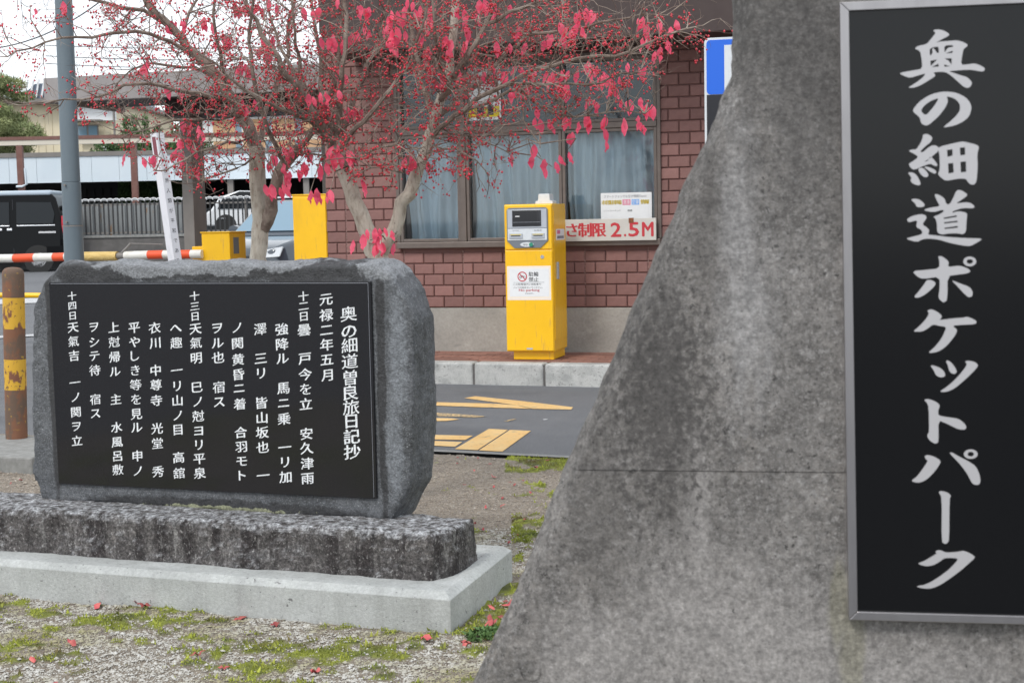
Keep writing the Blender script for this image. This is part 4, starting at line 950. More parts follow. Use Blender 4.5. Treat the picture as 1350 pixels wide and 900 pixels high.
# ---------------------------------------------------------------- parking barrier
bY = 14.6
c0 = pd(266, 325, bY); c0.z = 0
root = empty('barrier_gate', c0, BY, 'yellow barrier machine with a red and white boom reaching left behind the monument', 'barrier')
GF = Frame(c0, BY)
xw = GF.px(303, 325)[0]; zt = GF.px(285, 307)[1]
MB().box(0, xw, 0, .36, 0, zt).build('housing', yelm, root, bev=.008)
MB().box(-.01, xw+.01, -.01, .37, zt, zt+.012).build('lid', yelm, root, bev=.003)
MB().box(xw, xw+.002, .08, .2, zt-.22, zt-.05).build('warning_label', greyp, root)
xb0 = GF.px(247, 330)[0]
MB().box(GF.px(250, 330)[0], 0, .05, .3, GF.px(260, 340)[1]-.03, GF.px(260, 325)[1]).build('boom_mount', yelm, root, bev=.006)
boom = [(-220, 343), (-10, 341), (19, 340.5), (46, 339.5), (71, 339), (86, 338.5), (107, 338), (155, 337.5), (165, 337), (196, 336), (216, 335.5), (234, 335.2), (252, 335), (267, 334.8)]
mats = [boomw, boomw, orange, boomw, orange, boomw, boomy, greyst, boomw, orange, boomw, orange, boomw]
names = ['white_band', 'white_band', 'red_band', 'white_band', 'red_band', 'white_band', 'yellow_wrap', 'joint', 'white_band', 'red_band', 'white_band', 'red_band', 'white_band']
for i in range(len(boom)-1):
    A_ = GF.px(*boom[i], -.02); B_ = GF.px(*boom[i+1], -.02)
    r = (.046 if names[i] != 'joint' else .035)
    if names[i] == 'yellow_wrap': r = .05
    if B_[0]-A_[0] < .01: continue
    MB().tube([(A_[0]+.001, -.02, A_[1]), (B_[0]-.001, -.02, B_[1])], r, 14).build(names[i], mats[i], root, smooth=True)
a = GF.px(158, 337, -.02); b = GF.px(173, 321, -.02); c = GF.px(215, 322, -.02)
MB().tube([(a[0], -.03, a[1]), (b[0], -.03, b[1])], .014, 8).tube([(b[0], -.03, b[1]), (c[0], -.03, c[1])], .006, 6).build('fold_linkage', greyst, root, smooth=True)

c0 = pd(388, 340, 14.0); c0.z = 0; GF2 = Frame(c0, BY)
root = empty('ticket_cabinet', c0, BY, 'tall plain yellow ticket cabinet between the tree trunks and the brick wall', 'cabinet')
xw = GF2.px(431, 300)[0]; zt = GF2.px(400, 258)[1]
MB().box(0, xw, 0, .3, .06, zt).build('housing', yelm, root, bev=.006)
MB().box(.02, xw-.02, .02, .28, 0, .059).build('foot', greyst, root)
MB().box(-.004, xw+.004, -.006, .306, zt+.001, zt+.014).build('lid', yelm, root, bev=.003)
MB().box(.03, xw-.006, -.008, 0-.0005, .1, zt-.02).build('door', yelm, root, bev=.003)
MB().tube([(xw+.0, .1, GF2.px(431, 305)[1]), (xw+.03, .1, GF2.px(431, 305)[1])], .012, 8).build('side_knob', whitem, root)

# ---------------------------------------------------------------- blue parking sign post
pY = 11.3
s0 = pd(929, 260, pY); PF = Frame((s0.x, s0.y, 0), 12)
root = empty('parking_sign', PF.o, 12, 'tall blue and black parking sign standing behind the slanting concrete wall', 'sign')
xl = PF.px(929, 150)[0]; xw = .62; zt = PF.px(940, 50)[1]; zm = PF.px(940, 125)[1]; zb = PF.px(940, 240)[1]-.25
rr = .04
def rrect(x0, x1, z0, z1, r, n=5):
    p = []
    for cx, cz, a0 in ((x1-r, z0+r, -90), (x1-r, z1-r, 0), (x0+r, z1-r, 90), (x0+r, z0+r, 180)):
        for k in range(n+1): t_ = math.radians(a0+90*k/n); p.append((cx+r*math.cos(t_), cz+r*math.sin(t_)))
    return p
MB().prism(rrect(xl, xl+xw, zb, zt, rr), 0, .16).build('case', whitem, root)
MB().prism(rrect(xl+.018, xl+xw-.018, zm+.002, zt-.018, .03), -.004, .0).build('blue_face', blues, root)
MB().box(xl+.018, xl+xw-.018, -.004, .0, zb+.02, zm-.001).build('black_face', blacks, root)
pc = PF.px(955, 90)[0]
g = MB(); g.box(pc, pc+.07, -.006, -.0045, zm+.03, PF.px(950, 60)[1]); g.box(pc+.07, pc+.27, -.006, -.0045, PF.px(950, 60)[1]-.06, PF.px(950, 60)[1]); g.box(pc+.07, pc+.27, -.006, -.0045, PF.px(950, 60)[1]-.24, PF.px(950, 60)[1]-.18); g.box(pc+.23, pc+.30, -.0062, -.0047, PF.px(950, 60)[1]-.22, PF.px(950, 60)[1]-.02)
g.build('letter', whitem, root)
MB().tube([(xl+xw/2, .08, 0), (xl+xw/2, .08, zb)], .06, 16).build('post', greyst, root, smooth=True)

# ---------------------------------------------------------------- far left: retaining wall, fence, shed
def at(px, py, Y): return pd(px, py, Y)
a = at(-60, 318, 34); b = at(450, 318, 33.2)
WF = Frame((a.x, 34, 0), 0)
root = empty('retaining_wall', (0, 34, 0), 0, 'low dark concrete retaining wall under the grey fence', 'wall')
zw = at(180, 313, 34).z
MB().box(at(88, 318, 34).x, 12, 0, .25, .3, zw).build('concrete', wallg, root, bev=.02)
MB().box(at(88, 318, 34).x, 12, -.03, .27, zw+.001, zw+.06).build('coping', strip, root, bev=.01)
zf1 = at(180, 263, 34.1).z; x0 = at(106, 300, 34.1).x; x1 = at(345, 300, 34.1).x
root = empty('slat_fence', (0, 34.12, 0), 0, 'grey vertical slat fence with a pale looped top rail on the retaining wall', 'fence')
sm = MB().box(0, .036, -.008, .008, zw+.08, zf1-.05); sme = mesh(sm.v, sm.f, slatm)
x = x0
while x < x1:
    o = link('slat', sme, root); o.location = (x, random.uniform(-.01, .01), 0); x += .112
MB().box(x0, x1, .015, .04, zw+.10, zw+.14).box(x0, x1, .015, .04, zf1-.14, zf1-.10).build('cross_rail', greyst, root)
MB().tube([(x0, 0, zf1), (x1, 0, zf1)], .022, 6).build('top_rail', railm, root)
g = MB(); x = x0
while x < x1:
    g.tube([(x+.075*math.cos(t_), -.03, zf1-.02+.05*math.sin(t_)) for t_ in [i*math.pi/5-.2 for i in range(7)]], .014, 4); x += .15
g.build('rail_loops', railm, root, kind='stuff')
x = x0
while x < x1: MB().box(x-.03, x+.03, .045, .1, zw+.06, zf1+.02).build('fence_post', greyst, root); x += 2.0

xs0, xs1 = at(106, 290, 34.75).x, at(262, 290, 34.75).x; zs1 = at(180, 268, 34.75).z
root = empty('sheet_screen', (0, 34.75, 0), 0, 'grey corrugated sheet screen close behind the slat fence', 'screen')
corr = M('corrugated_sheet', (.27, .285, .29), .6, layers=[(2, .4, .7, (.20, .21, .215), (3, 1, .4)), (3, .60, .68, (.28, .17, .10), (2, 1, .5))])
g = MB(); x = xs0
while x < xs1: g.box(x, x+.11, -.03, .0, 1.2, zs1); x += .2
g.build('sheet_ribs', corr, root)
MB().box(xs0, xs1, .001, .03, 1.2, zs1).build('sheet', corr, root)
# shed with white fascia
root = empty('carport_shed', (0, 37.5, 0), 0, 'long open carport with white metal fascia and dark inside behind the fence', 'shed')
sz1 = at(120, 206, 37.5).z; sz0 = at(120, 240, 37.5).z
xa, xb = -22., at(470, 220, 37.5).x+1
for i in range(26):
    X0 = xa+(xb-xa)*i/26; X1 = xa+(xb-xa)*(i+1)/26
    MB().box(X0+.004, X1-.004, 0, .04, sz0, sz1).build('fascia_panel', shedw, root)
MB().box(xa, xb, -.03, .1, sz1+.002, sz1+.12).build('roof_edge', greyst, root)
MB().box(xa, xb, .041, 6, sz1-.15, sz1).build('roof', greyst, root)
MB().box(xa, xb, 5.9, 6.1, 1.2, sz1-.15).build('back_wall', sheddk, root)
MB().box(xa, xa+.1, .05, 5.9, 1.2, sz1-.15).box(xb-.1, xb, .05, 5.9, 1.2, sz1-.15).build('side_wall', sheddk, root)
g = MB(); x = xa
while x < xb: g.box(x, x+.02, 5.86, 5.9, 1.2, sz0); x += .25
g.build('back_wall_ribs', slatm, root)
for px_ in (300, 400): MB().box(at(px_, 250, 37.6).x, at(px_, 250, 37.6).x+.15, .1, .25, 1.2, sz0).build('post', greyst, root)
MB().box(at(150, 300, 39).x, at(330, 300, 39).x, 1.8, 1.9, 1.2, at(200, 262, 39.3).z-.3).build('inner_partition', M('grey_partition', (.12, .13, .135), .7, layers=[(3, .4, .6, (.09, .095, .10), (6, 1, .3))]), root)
# pipe frame with brown posts
root = empty('pipe_frame', (0, 35.6, 0), 0, 'brown and cream steel gantry running above the carport fascia', 'frame')
zg = at(150, 188, 35.6).z
MB().box(-20, at(470, 190, 35.6).x, 0, .12, zg-.02, zg+.10).build('cream_beam', creamb, root)
MB().box(-20, at(470, 190, 35.6).x, -.02, .14, zg+.102, zg+.19).build('brown_cap', steelb, root)
for px_ in (27, 177): 
    x = at(px_, 240, 35.6).x; MB().box(x-.075, x+.075, 0, .12, .4, zg-.025).build('post', steelb, root)
g = MB(); x = at(27, 240, 35.6).x
g.tube([(x+.14, -.03, at(30, 222, 35.6).z), (x+.16, -.03, at(30, 243, 35.6).z), (x+.05, -.03, at(30, 246, 35.6).z), (x-.1, -.03, at(30, 246, 35.6).z)], .03, 8)
g.build('drain_pipe', shedw, root, smooth=True)

# house behind
root = empty('house', (0, 46, 0), 0, 'cream sided house with white gable and a window far left behind the carport', 'house')
hx0 = at(-30, 160, 46).x; hx1 = at(152, 160, 46).x; hz1 = at(100, 136, 46).z; hm_ = at(88, 160, 46).x
wl = MB().box(hx0, hx1, 0, 8, 1.2, hz1).build('wall', housem, root)
g = MB(); x = hx0
while x < hx1-.1: g.box(x, x+.03, -.02, 0, 2.5, hz1-.3); x += .24
g.build('siding_ribs', housem, root)
MB().box(hm_, hx1+.05, -.16, -.021, at(110, 160, 46).z, at(110, 128, 46).z).build('white_gable', housew, root)
MB().prism([(hx0, hz1-.0), (hx1+.3, hz1), (hx1+.3, hz1+.12), (hx0, hz1+.12)], -.5, 8.4).build('eave', greyst, root)
MB().prism([(at(28, 130, 46).x, hz1+.13), (hx1, hz1+.13), (hx1-1, hz1+.7), (at(50, 110, 46).x, at(50, 112, 46).z)], -.3, 8).build('roof', rooft, root)
g = MB(); x = at(30, 130, 46).x
while x < hx1-.6: g.tube([(x, -.34, hz1+.16), (x+.12, -.32, hz1+.75)], .035, 5); x += .18
g.build('roof_tile_ridges', housew, root)
for (a, b, c, d) in ((103, 131, 165, 187), (37, 50, 164, 180)):
    X0, X1 = at(a, 175, 45.9).x, at(b, 175, 45.9).x; Z1, Z0 = at(110, c, 45.9).z, at(110, d, 45.9).z
    f = MB().box(X0, X1, -.2, -.165, Z0, Z1).build('window', steelb if a < 60 else greyst, root)
    xm = (X0+X1)/2
    MB().box(X0+.04, xm-.03, -.215, -.2, Z0+.04, Z1-.04).build('pane', wsglass, f); MB().box(xm+.03, X1-.04, -.215, -.2, Z0+.04, Z1-.04).build('pane', wsglass, f)
X0 = at(95, 165, 45.5).x
MB().box(X0, at(133, 165, 45.5).x, -.6, -.22, at(110, 160, 45.5).z, at(110, 158, 45.5).z).build('window_hood', greyst, root)
MB().box(at(136, 190, 45.5).x, at(152, 190, 45.5).x, -.6, -.3, at(140, 198, 45.5).z, at(140, 190, 45.5).z).build('air_conditioner', housew, root)
MB().tube([(hx1+.05, -.3, hz1), (hx1+.02, -.3, 1.3)], .04, 6).build('downpipe', greyst, root)
# orange fronted building
root = empty('orange_building', (0, 52, 0), 0, 'building with orange cladding and white bands seen between the left tree stems', 'building')
ox0, ox1 = at(262, 180, 52).x, at(480, 180, 52).x
MB().box(ox0, ox1, 0, 8, 1.2, at(300, 152, 52).z).build('wall', housew, root)
for a, b in ((158, 178), (182, 200)):
    for i in range(5):
        X0 = ox0+.5+(ox1-ox0-.6)*i/5; X1 = ox0+.5+(ox1-ox0-.6)*(i+1)/5
        MB().box(X0+.04, X1-.25, -.03, -.001, at(300, b, 52).z, at(300, a, 52).z).build('cladding_panel', orangem, root)
        MB().box(X1-.22, X1-.02, -.02, -.001, at(300, b, 52).z, at(300, a, 52).z).build('window', wsglass, root)
MB().box(ox0-.2, ox1, -.3, 8, at(300, 152, 52).z+.002, at(300, 149, 52).z).build('roof', greyst, root)

# overhead cables
for (x0_, y0_, x1_, y1_, Y) in ((-40, 66, 130, 4, 30), (60, 74, 640, 62, 45), (60, 60, 640, 44, 45), (60, 84, 640, 76, 45)):
    A_, B_ = at(x0_, y0_, Y), at(x1_, y1_, Y); n = 14
    pts = [A_.lerp(B_, i/n)-Vector((0, 0, .25*4*(i/n)*(1-i/n))) for i in range(n+1)]
    o = MB().tube(pts, .014, 5).build('overhead_cable', blackm)
    tag(o, 'thin dark cable slanting across the white sky at the top left' if Y == 30 else 'thin dark cable sagging across the white sky behind the left tree', 'cable', 'overhead cables')

# ---------------------------------------------------------------- vegetation far left
def leaves_cloud(clumps, n, size, seed, aspect=2.2, up_=.2):
    r = np.random.default_rng(seed); C0 = []; 
    tot = sum(c[3]**2 for c in clumps)
    for c in clumps:
        k = int(n*c[3]**2/tot); u = r.normal(size=(k, 3)); u /= np.linalg.norm(u, axis=1)[:, None]; rad = r.uniform(.35, 1.05, (k, 1))**.6
        C0.append(np.array(c[:3])+u*rad*np.array([c[3], c[3], c[3]*(c[4] if len(c) > 4 else .6)]))
    P = np.concatenate(C0); k = len(P); d = r.normal(size=(k, 3)); d[:, 2] += up_; d /= np.linalg.norm(d, axis=1)[:, None]
    e = np.cross(d, r.normal(size=(k, 3))); e /= np.linalg.norm(e, axis=1)[:, None]; s = size*r.uniform(.6, 1.4, (k, 1))
    T_ = np.stack([P-e*s/aspect, P+e*s/aspect, P+d*s*1.6], 1).reshape(-1, 3); return T_, np.arange(k*3).reshape(-1, 3)
root = empty('pine_tree', (at(0, 200, 40).x-.6, 40, 1.2), 0, 'garden pine with layered green needle clouds at the far left edge', 'tree')
bx = root.location
def rel(px_, py_, Y): p = at(px_, py_, Y); return (p.x-bx.x, p.y-bx.y, p.z-bx.z)
cl = []
rr_ = random.Random(3)
for (a, b, s_) in ((-10, 108, .55), (14, 112, .45), (-20, 125, .6), (8, 128, .5), (30, 128, .35), (-5, 145, .45), (-14, 165, .7), (12, 160, .6), (32, 172, .5), (45, 180, .35), (0, 180, .7), (22, 185, .6), (-25, 185, .7), (-12, 198, .5), (20, 200, .5), (-40, 140, .8), (-50, 110, .7)):
    p = rel(a, b, 40+rr_.uniform(-.8, .8)); cl.append((*p, s_, .42))
v, f = leaves_cloud(cl, 26000, .07, 5, 5, .6); link('crown', tri_mesh(v, f, needle), root)
g = MB(); g.tube([(0, 0, 0), rel(-12, 200, 40), rel(-5, 150, 40), rel(0, 112, 40)], [.16, .13, .09, .05], 8)
for (a, b, s_) in ((14, 112, .45), (30, 128, .35), (32, 172, .5), (22, 185, .6), (-25, 185, .7)): g.tube([rel(-6, b+18, 40), rel(a, b+4, 40)], [.05, .02], 6)
g.build('trunk', bark, root)
for i, (a, top, w_) in enumerate(((168, 152, .40), (179, 150, .42), (193, 150, .38), (208, 163, .34), (232, 163, .5), (247, 160, .45))):
    base = at(a, 205, 42); p = Vector((base.x, 42, 1.2)); hgt_ = at(a, top, 42).z-1.2
    root = empty('cypress_tree', p, 0, ('slender green conifer, %s of the row behind the carport' % ('leftmost', 'second from left', 'third from left', 'fourth from left, shorter', 'fifth, broader', 'rightmost')[i]), 'tree', 'small conifers behind the carport')
    cc = [(0, 0, hgt_*t_, w_*(1.15-t_)*.9+.04, 1.6) for t_ in (.25, .4, .55, .7, .82, .93)]
    v, f = leaves_cloud(cc, 3500, .075, 10+i, 4, 1.2); link('crown', tri_mesh(v, f, cypm), root)
    MB().tube([(0, 0, 0), (0, 0, hgt_*.9)], [.06, .015], 6).build('trunk', bark, root)
p = at(200, 195, 43); root = empty('hedge', (p.x, 43, 1.2), 0, 'low green hedge under the conifers behind the carport', 'hedge')
v, f = leaves_cloud([(x, 0, at(200, 186, 43).z-1.2-.3, .5, .9) for x in np.arange(-1.3, 1.8, .45)], 9000, .07, 30, 3, .3); link('foliage', tri_mesh(v, f, cypm), root)

# ---------------------------------------------------------------- vehicles
def wheel(parent, x, y, r, wd, side):
    t_ = MB().tube([(x, y, r), (x, y+wd*side, r)], r, 24).build('tyre', tyre, parent, smooth=True)
    MB().tube([(x, y-.004*side, r), (x, y+.03*side, r)], r*.62, 18).build('rim', chrome, t_, smooth=True)
    return t_
# van: side on, rear to the right
vp = at(83, 352, 33); vz = zl(33)
root = empty('black_van', (vp.x, 33, vz), -4, 'black compact van seen from the side at the far left', 'van')
Lv = 3.4; Hv = 1.88
prof = [(-Lv, .35), (0, .35), (.02, .9), (-.02, 1.35), (-.12, 1.72), (-.22, 1.82), (-.5, 1.86), (-2.3, Hv), (-2.55, 1.82), (-3.1, 1.2), (-3.36, .98), (-Lv, .7)]
def inner(pts, k): return [(x, z) for x, z in pts]
rings = []
for y, ins_ in ((0.06, .0), (0, .03), (0, .03)): pass
def vring(y, tuck): 
    return [(x, y+(tuck*max(0, (z-.95))/.9), z) for x, z in prof]
MB().layers([vring(.0, .10), vring(1.42, -.10)]).build('body', blackcar, root, bev=.05, seg=4, smooth=True)
MB().box(-2.35, -.22, .075, 1.34, 1.79, 1.905).build('roof', M('roof_sky_sheen', (.46, .54, .62), .25, spec=.6), root, bev=.04, seg=3, smooth=True)  # black roof's sky reflection is put in as pale blue colour
MB().box(-.16, -.1, -.0, .06, 1.5, 1.62).build('rear_quarter_trim', chrome, root) if 0 else None
def side_y(z): return .10*max(0, z-.95)/.9-.006
def sidepanel(name, pts, mat, off=0, par=None, th=.01):
    g = MB(); fr = [(x, side_y(z)-off, z) for x, z in pts]; g.layers([[(x, y+th, z) for x, y, z in fr], fr]); return g.build(name, mat, par or root, bev=.006)
for pts in ([(-.18, 1.12), (-.14, 1.35), (-.22, 1.62), (-1.02, 1.64), (-1.02, 1.12)], [(-1.18, 1.12), (-1.18, 1.64), (-1.95, 1.64), (-1.95, 1.10)], [(-2.1, 1.10), (-2.1, 1.62), (-2.45, 1.58), (-2.85, 1.12)]):
    w_ = sidepanel('window', pts, carglass, .012)
    n = len(pts); cx_ = sum(p[0] for p in pts)/n; cz_ = sum(p[1] for p in pts)/n
    x0_, x1_ = min(p[0] for p in pts), max(p[0] for p in pts); sidepanel('window_trim', [(x0_, 1.075), (x1_, 1.075), (x1_, 1.10), (x0_, 1.10)], chrome, .006)
sidepanel('slide_track', [(-.12, .90), (-.52, .90), (-.52, .945), (-.12, .945)], chrome, .006)
for x in (-1.12, -1.35): sidepanel('door_handle', [(x, .98), (x-.12, .98), (x-.12, 1.03), (x, 1.03)], chrome, .02)
for x in (-1.1, -2.02): sidepanel('door_seam', [(x, .45), (x-.012, .45), (x-.012, 1.7), (x, 1.7)], blackm, .002)
MB().prism([(.0, .9), (.045, .9), (.045, 1.3), (.0, 1.3)], .05, .12).build('tail_lamp', redink, root)
sidepanel('bumper', [(-.0, .3), (.04, .3), (.04, .6), (-.35, .6), (-.35, .3)], blackcar, .012)
for x in (-.55, -2.85):
    wheel(root, x, .0, .29, .17, 1)
    MB().tube([(x, -.004, .29), (x, .05, .29)], .34, 24).build('wheel_arch', tyre, root)
# blue-black car facing the camera
CFm = Frame((-4.87, 21.3, zl(21.3)), 22)
root = empty('dark_car', CFm.o, 22, 'dark blue car with pale windscreen facing us behind the left tree trunk', 'car')
Wc = 1.72
def cring(y, w0, w1, z0, z1, zm, c=Wc/2):  # body cross-section at depth y
    return [(c-w0, y, z0), (c-w0*1.0, y, zm), (c-w1, y, z1), (c+w1, y, z1), (c+w0, y, zm), (c+w0, y, z0)]
MB().layers([cring(0, .72, .62, .28, .92, .6), cring(.12, .83, .74, .22, 1.0, .7), cring(.5, .86, .78, .2, 1.08, .85), cring(1.15, .86, .78, .2, 1.16, .95), cring(3.9, .86, .78, .2, 1.15, .95), cring(4.2, .8, .7, .25, 1.05, .8)]).build('body', navycar, root, bev=.05, seg=3, smooth=True)
zr = 1.72
MB().layers([[(Wc/2+s*w1, y, z) for s, w1, z in ((-1, wa, za_), (-1, wb, zb2), (1, wb, zb2), (1, wa, za_))] for y, wa, za_, wb, zb2 in ((1.05, .78, 1.10, .77, 1.15), (1.75, .78, 1.1, .64, zr-.04), (2.2, .78, 1.0, .62, zr), (3.6, .78, 1.0, .6, zr-.05), (4.0, .76, 1.0, .68, 1.1))]).build('cabin', navycar, root, bev=.03, seg=3, smooth=True)
MB().layers([[(Wc/2-.72, 1.10, 1.19), (Wc/2+.72, 1.10, 1.19), (Wc/2+.585, 1.72, zr-.075), (Wc/2-.585, 1.72, zr-.075)], [(Wc/2-.72, 1.08, 1.197), (Wc/2+.72, 1.08, 1.197), (Wc/2+.585, 1.70, zr-.066), (Wc/2-.585, 1.70, zr-.066)]]).build('windscreen', wsglass, root)
MB().box(Wc/2-.6, Wc/2+.6, 1.8, 3.4, zr-.01, zr+.015).build('roof', whitecar, root, bev=.01)
for s in (-1, 1):
    c = Wc/2+s*.93
    MB().layers([[(c+a*.10, 1.35+.04*k, 1.22+b*.075) for a, b in [(math.cos(t_), math.sin(t_)) for t_ in [i*math.pi/4 for i in range(8)]]] for k in (0, 1, 2.6)]).build('wing_mirror', navycar, root, smooth=True)
    c = Wc/2+s*.60
    MB().layers([[(c-.15, -.0, .80), (c+.13, .02, .82), (c+.15, .10, .96), (c-.17, .05, .91)], [(c-.15, -.03, .80), (c+.13, -.01, .82), (c+.15, .06, .97), (c-.17, .0, .92)]]).build('headlight', lampm, root, bev=.01)
MB().box(Wc/2-.38, Wc/2+.38, -.02, .03, .66, .84).build('grille', blackm, root, bev=.01)
em = MB(); em.tube([(Wc/2-.0+.07*math.cos(t_), -.035, .87+.045*math.sin(t_)) for t_ in [i*math.pi/8 for i in range(17)]], .008, 5); em.build('emblem', chrome, root)
MB().box(Wc/2-.17, Wc/2+.17, -.02, .0, .38, .5).build('number_plate', whitem, root)
for s in (0, 1):
    for y in (.75, 3.3): 
        t_ = MB().tube([(s*Wc+(.0 if s == 0 else -.2), y, .31), (s*Wc+(.2 if s == 0 else .0), y, .31)], .31, 20).build('tyre', tyre, root, smooth=True)
# white hatchback beyond the fence
wp = at(272, 307, 36.2)
root = empty('white_hatchback', (wp.x, 36.2, 1.2), 0, 'small white hatchback with dark windows parked behind the slat fence', 'car')
pr = [(0, .25), (2.6, .25), (2.6, .62), (2.3, .72), (1.95, 1.1), (.85, 1.14), (.35, .98), (.12, .66), (0, .6)]
MB().prism(pr, .06, 1.5).build('body', whitecar, root, bev=.05, seg=3, smooth=True)
MB().prism([(.3, .68), (2.2, .68), (1.92, 1.08), (.88, 1.12), (.45, .96)], .035, .06).build('window', carglass, root, bev=.005)
MB().prism([(.3, .42), (.5, .42), (.5, .46), (.3, .46)], .03, .06).build('door_handle', chrome, root)
for x in (.5, 2.1): MB().tube([(x, .05, .27), (x, .22, .27)], .27, 20).build('tyre', tyre, root, smooth=True)

# ---------------------------------------------------------------- the two spindle trees
leaf_meshes = []
for k in range(5):
    r = random.Random(k+40); n = 6; V = []; Fq = []; Lf = .066
    for i in range(n+1):
        t_ = i/n; wd = Lf*.22*math.sin(math.pi*min(1, t_*.98+.02)**.85)+.0003; z_ = -Lf*t_; cv = .16*Lf*math.sin(t_*2.4+r.uniform(-.3, .5))*r.choice((-.6, .5, 1))
        V += [(-wd, cv-wd*.35, z_), (0, cv, z_), (wd, cv-wd*.35, z_)]
    for i in range(n): a = i*3; Fq += [[a, a+1, a+4, a+3], [a+1, a+2, a+5, a+4]]
    leaf_meshes.append(mesh(V, Fq, leafm, True))
def lowlim(x):
    pts = [(-100, 130), (60, 165), (100, 165), (140, 205), (250, 255), (330, 290), (430, 250), (560, 265), (640, 265), (700, 200), (760, 150), (860, 130), (930, 90)]
    for (a, b), (c, d) in zip(pts, pts[1:]):
        if a <= x <= c: return b+(d-b)*(x-a)/(c-a)
    return 80
class Tree:
    def __init__(s, Y, seed): s.Y = Y; s.trunk = MB(); s.twig = MB(); s.branch = MB(); s.r = random.Random(seed); s.nodes = []; s.berries = []
    def path(s, pts, jit=.006):
        P = [pd(a, b, s.Y+c) for a, b, c in pts]; out_ = []
        for i in range(len(P)-1):
            p0, p1, p2, p3 = P[max(i-1, 0)], P[i], P[i+1], P[min(i+2, len(P)-1)]; n = max(2, int((p2-p1).length/.06))
            for k in range(n):
                t_ = k/n; q = .5*((2*p1)+(p2-p0)*t_+(2*p0-5*p1+4*p2-p3)*t_*t_+(3*p1-p0-3*p2+p3)*t_**3)
                out_.append(q+Vector((s.r.gauss(0, jit), s.r.gauss(0, jit), s.r.gauss(0, jit))))
        out_.append(P[-1]); return out_
    def limb(s, pts, r0, r1, mb=None, n=9, dens=1.0):
        P = s.path(pts); N_ = len(P); rad = [r0+(r1-r0)*(i/(N_-1))+s.r.gauss(0, .02)*r0 for i in range(N_)]
        (mb or (s.trunk if r0 > .0385 else s.branch)).tube(P, rad, n if r0 > .02 else 6)
        for i in range(1, N_): s.nodes.append((P[i], rad[i], (P[i]-P[i-1]).normalized(), dens))
    def twigf(s, p, d, L, r, lvl, fruit):
        n = 4 if lvl == 0 else 3; pts = [p]; q = p.copy(); dd = d.normalized()
        for i in range(n):
            dd = (dd+Vector((s.r.gauss(0, .2), s.r.gauss(0, .2), s.r.gauss(0.03, .18)))).normalized(); q = q+dd*(L/n); pts.append(q.copy())
        x, y = proj(pts[-1])
        if y > lowlim(x): return
        s.twig.tube(pts, [r*(1-.65*i/n) for i in range(n+1)], 4 if lvl == 0 else 3, False)
        if lvl < 2:
            for k in range(s.r.choice((3, 4, 5)) if lvl == 0 else s.r.choice((1, 2, 3))):
                i = s.r.randint(1, n); a = (pts[i]-pts[i-1]).normalized(); v_ = Vector((s.r.gauss(0, 1), s.r.gauss(0, 1), s.r.gauss(.1, 1))); v_ -= a*v_.dot(a)
                if v_.length < .01: continue
                s.twigf(pts[i], a*.7+v_.normalized()*s.r.uniform(.5, 1), L*s.r.uniform(.4, .65), r*.6, lvl+1, fruit)
        if lvl >= 1:
            for i in range(1, n+1):
                if s.r.random() < fruit:
                    for k in range(s.r.choice((1, 2, 2, 3))):
                        b = pts[i]+Vector((s.r.gauss(0, .012), s.r.gauss(0, .012), -abs(s.r.gauss(.008, .008)))); s.berries.append(b)
    def grow(s, per, L0, fruit):
        for (p, r, a, dens) in list(s.nodes):
            if r > .033: continue
            k = per*dens; k = int(k)+(1 if s.r.random() < k-int(k) else 0)
            for _ in range(k):
                v_ = Vector((s.r.gauss(0, 1), s.r.gauss(0, 1), s.r.gauss(.15, .9))); v_ -= a*v_.dot(a)
                if v_.length < .01: continue
                s.twigf(p, a*.6+v_.normalized(), L0*s.r.uniform(.45, 1.35), .003, 0, fruit)
    def finish(s, name, label, clusters, per_leaf):
        base = Vector((s.base.x, s.base.y, 0)); root = empty(name, base, 0, label, 'tree', None)
        for mb in (s.trunk, s.twig, s.branch): mb.v = [(v[0]-base.x, v[1]-base.y, v[2]) for v in mb.v]
        lf = []
        for (a, b, k) in clusters:
            Yc = s.Y+s.r.uniform(-.35, .1); c = pd(a, b, Yc)
            best = min(s.nodes, key=lambda n_: (n_[0]-c).length+.3*max(0, c.z-n_[0].z)); q = best[0]
            top = c+Vector((0, 0, .03)); mid = (q+top)*.5+Vector((s.r.gauss(0, .03), s.r.gauss(0, .03), .04+s.r.gauss(0, .02)))
            s.twig.tube([(p.x-base.x, p.y-base.y, p.z) for p in (q, mid, top)], [.004, .003, .0018], 5, False)
            for j in range(max(1, round(k*per_leaf))):
                o = link('leaf', s.r.choice(leaf_meshes), root)
                o.location = top-base+Vector((s.r.gauss(0, .016+.006*k), s.r.gauss(0, .03), s.r.gauss(0, .014)))
                o.rotation_euler = (s.r.gauss(0, .22), s.r.gauss(0, .2), s.r.uniform(-.9, .9)+(math.pi if s.r.random() < .5 else 0)); q_ = s.r.uniform(.8, 1.25); o.scale = (q_*s.r.uniform(.85, 1.15), q_, q_)
        s.trunk.build('trunk', bark, root, smooth=True); s.branch.build('branches', branchm, root, smooth=True)['kind'] = 'stuff'
        link('twigs', mesh(s.twig.v, s.twig.f, twigm, True), root)['kind'] = 'stuff'
        n = len(s.berries); P = np.array([tuple(b-base) for b in s.berries]); r = np.random.default_rng(3); ov = octv
        sz = r.uniform(.0038, .0068, (n, 1, 1)); V = P[:, None, :]+ov[None]*sz*np.array([1, 1, 1.15])*r.uniform(.8, 1.2, (n, 6, 1))
        f8 = np.array([(0, 1, 4), (1, 2, 4), (2, 3, 4), (3, 0, 4), (1, 0, 5), (2, 1, 5), (3, 2, 5), (0, 3, 5)])
        Fn = (f8[None]+(np.arange(n)*6)[:, None, None]).reshape(-1, 3)
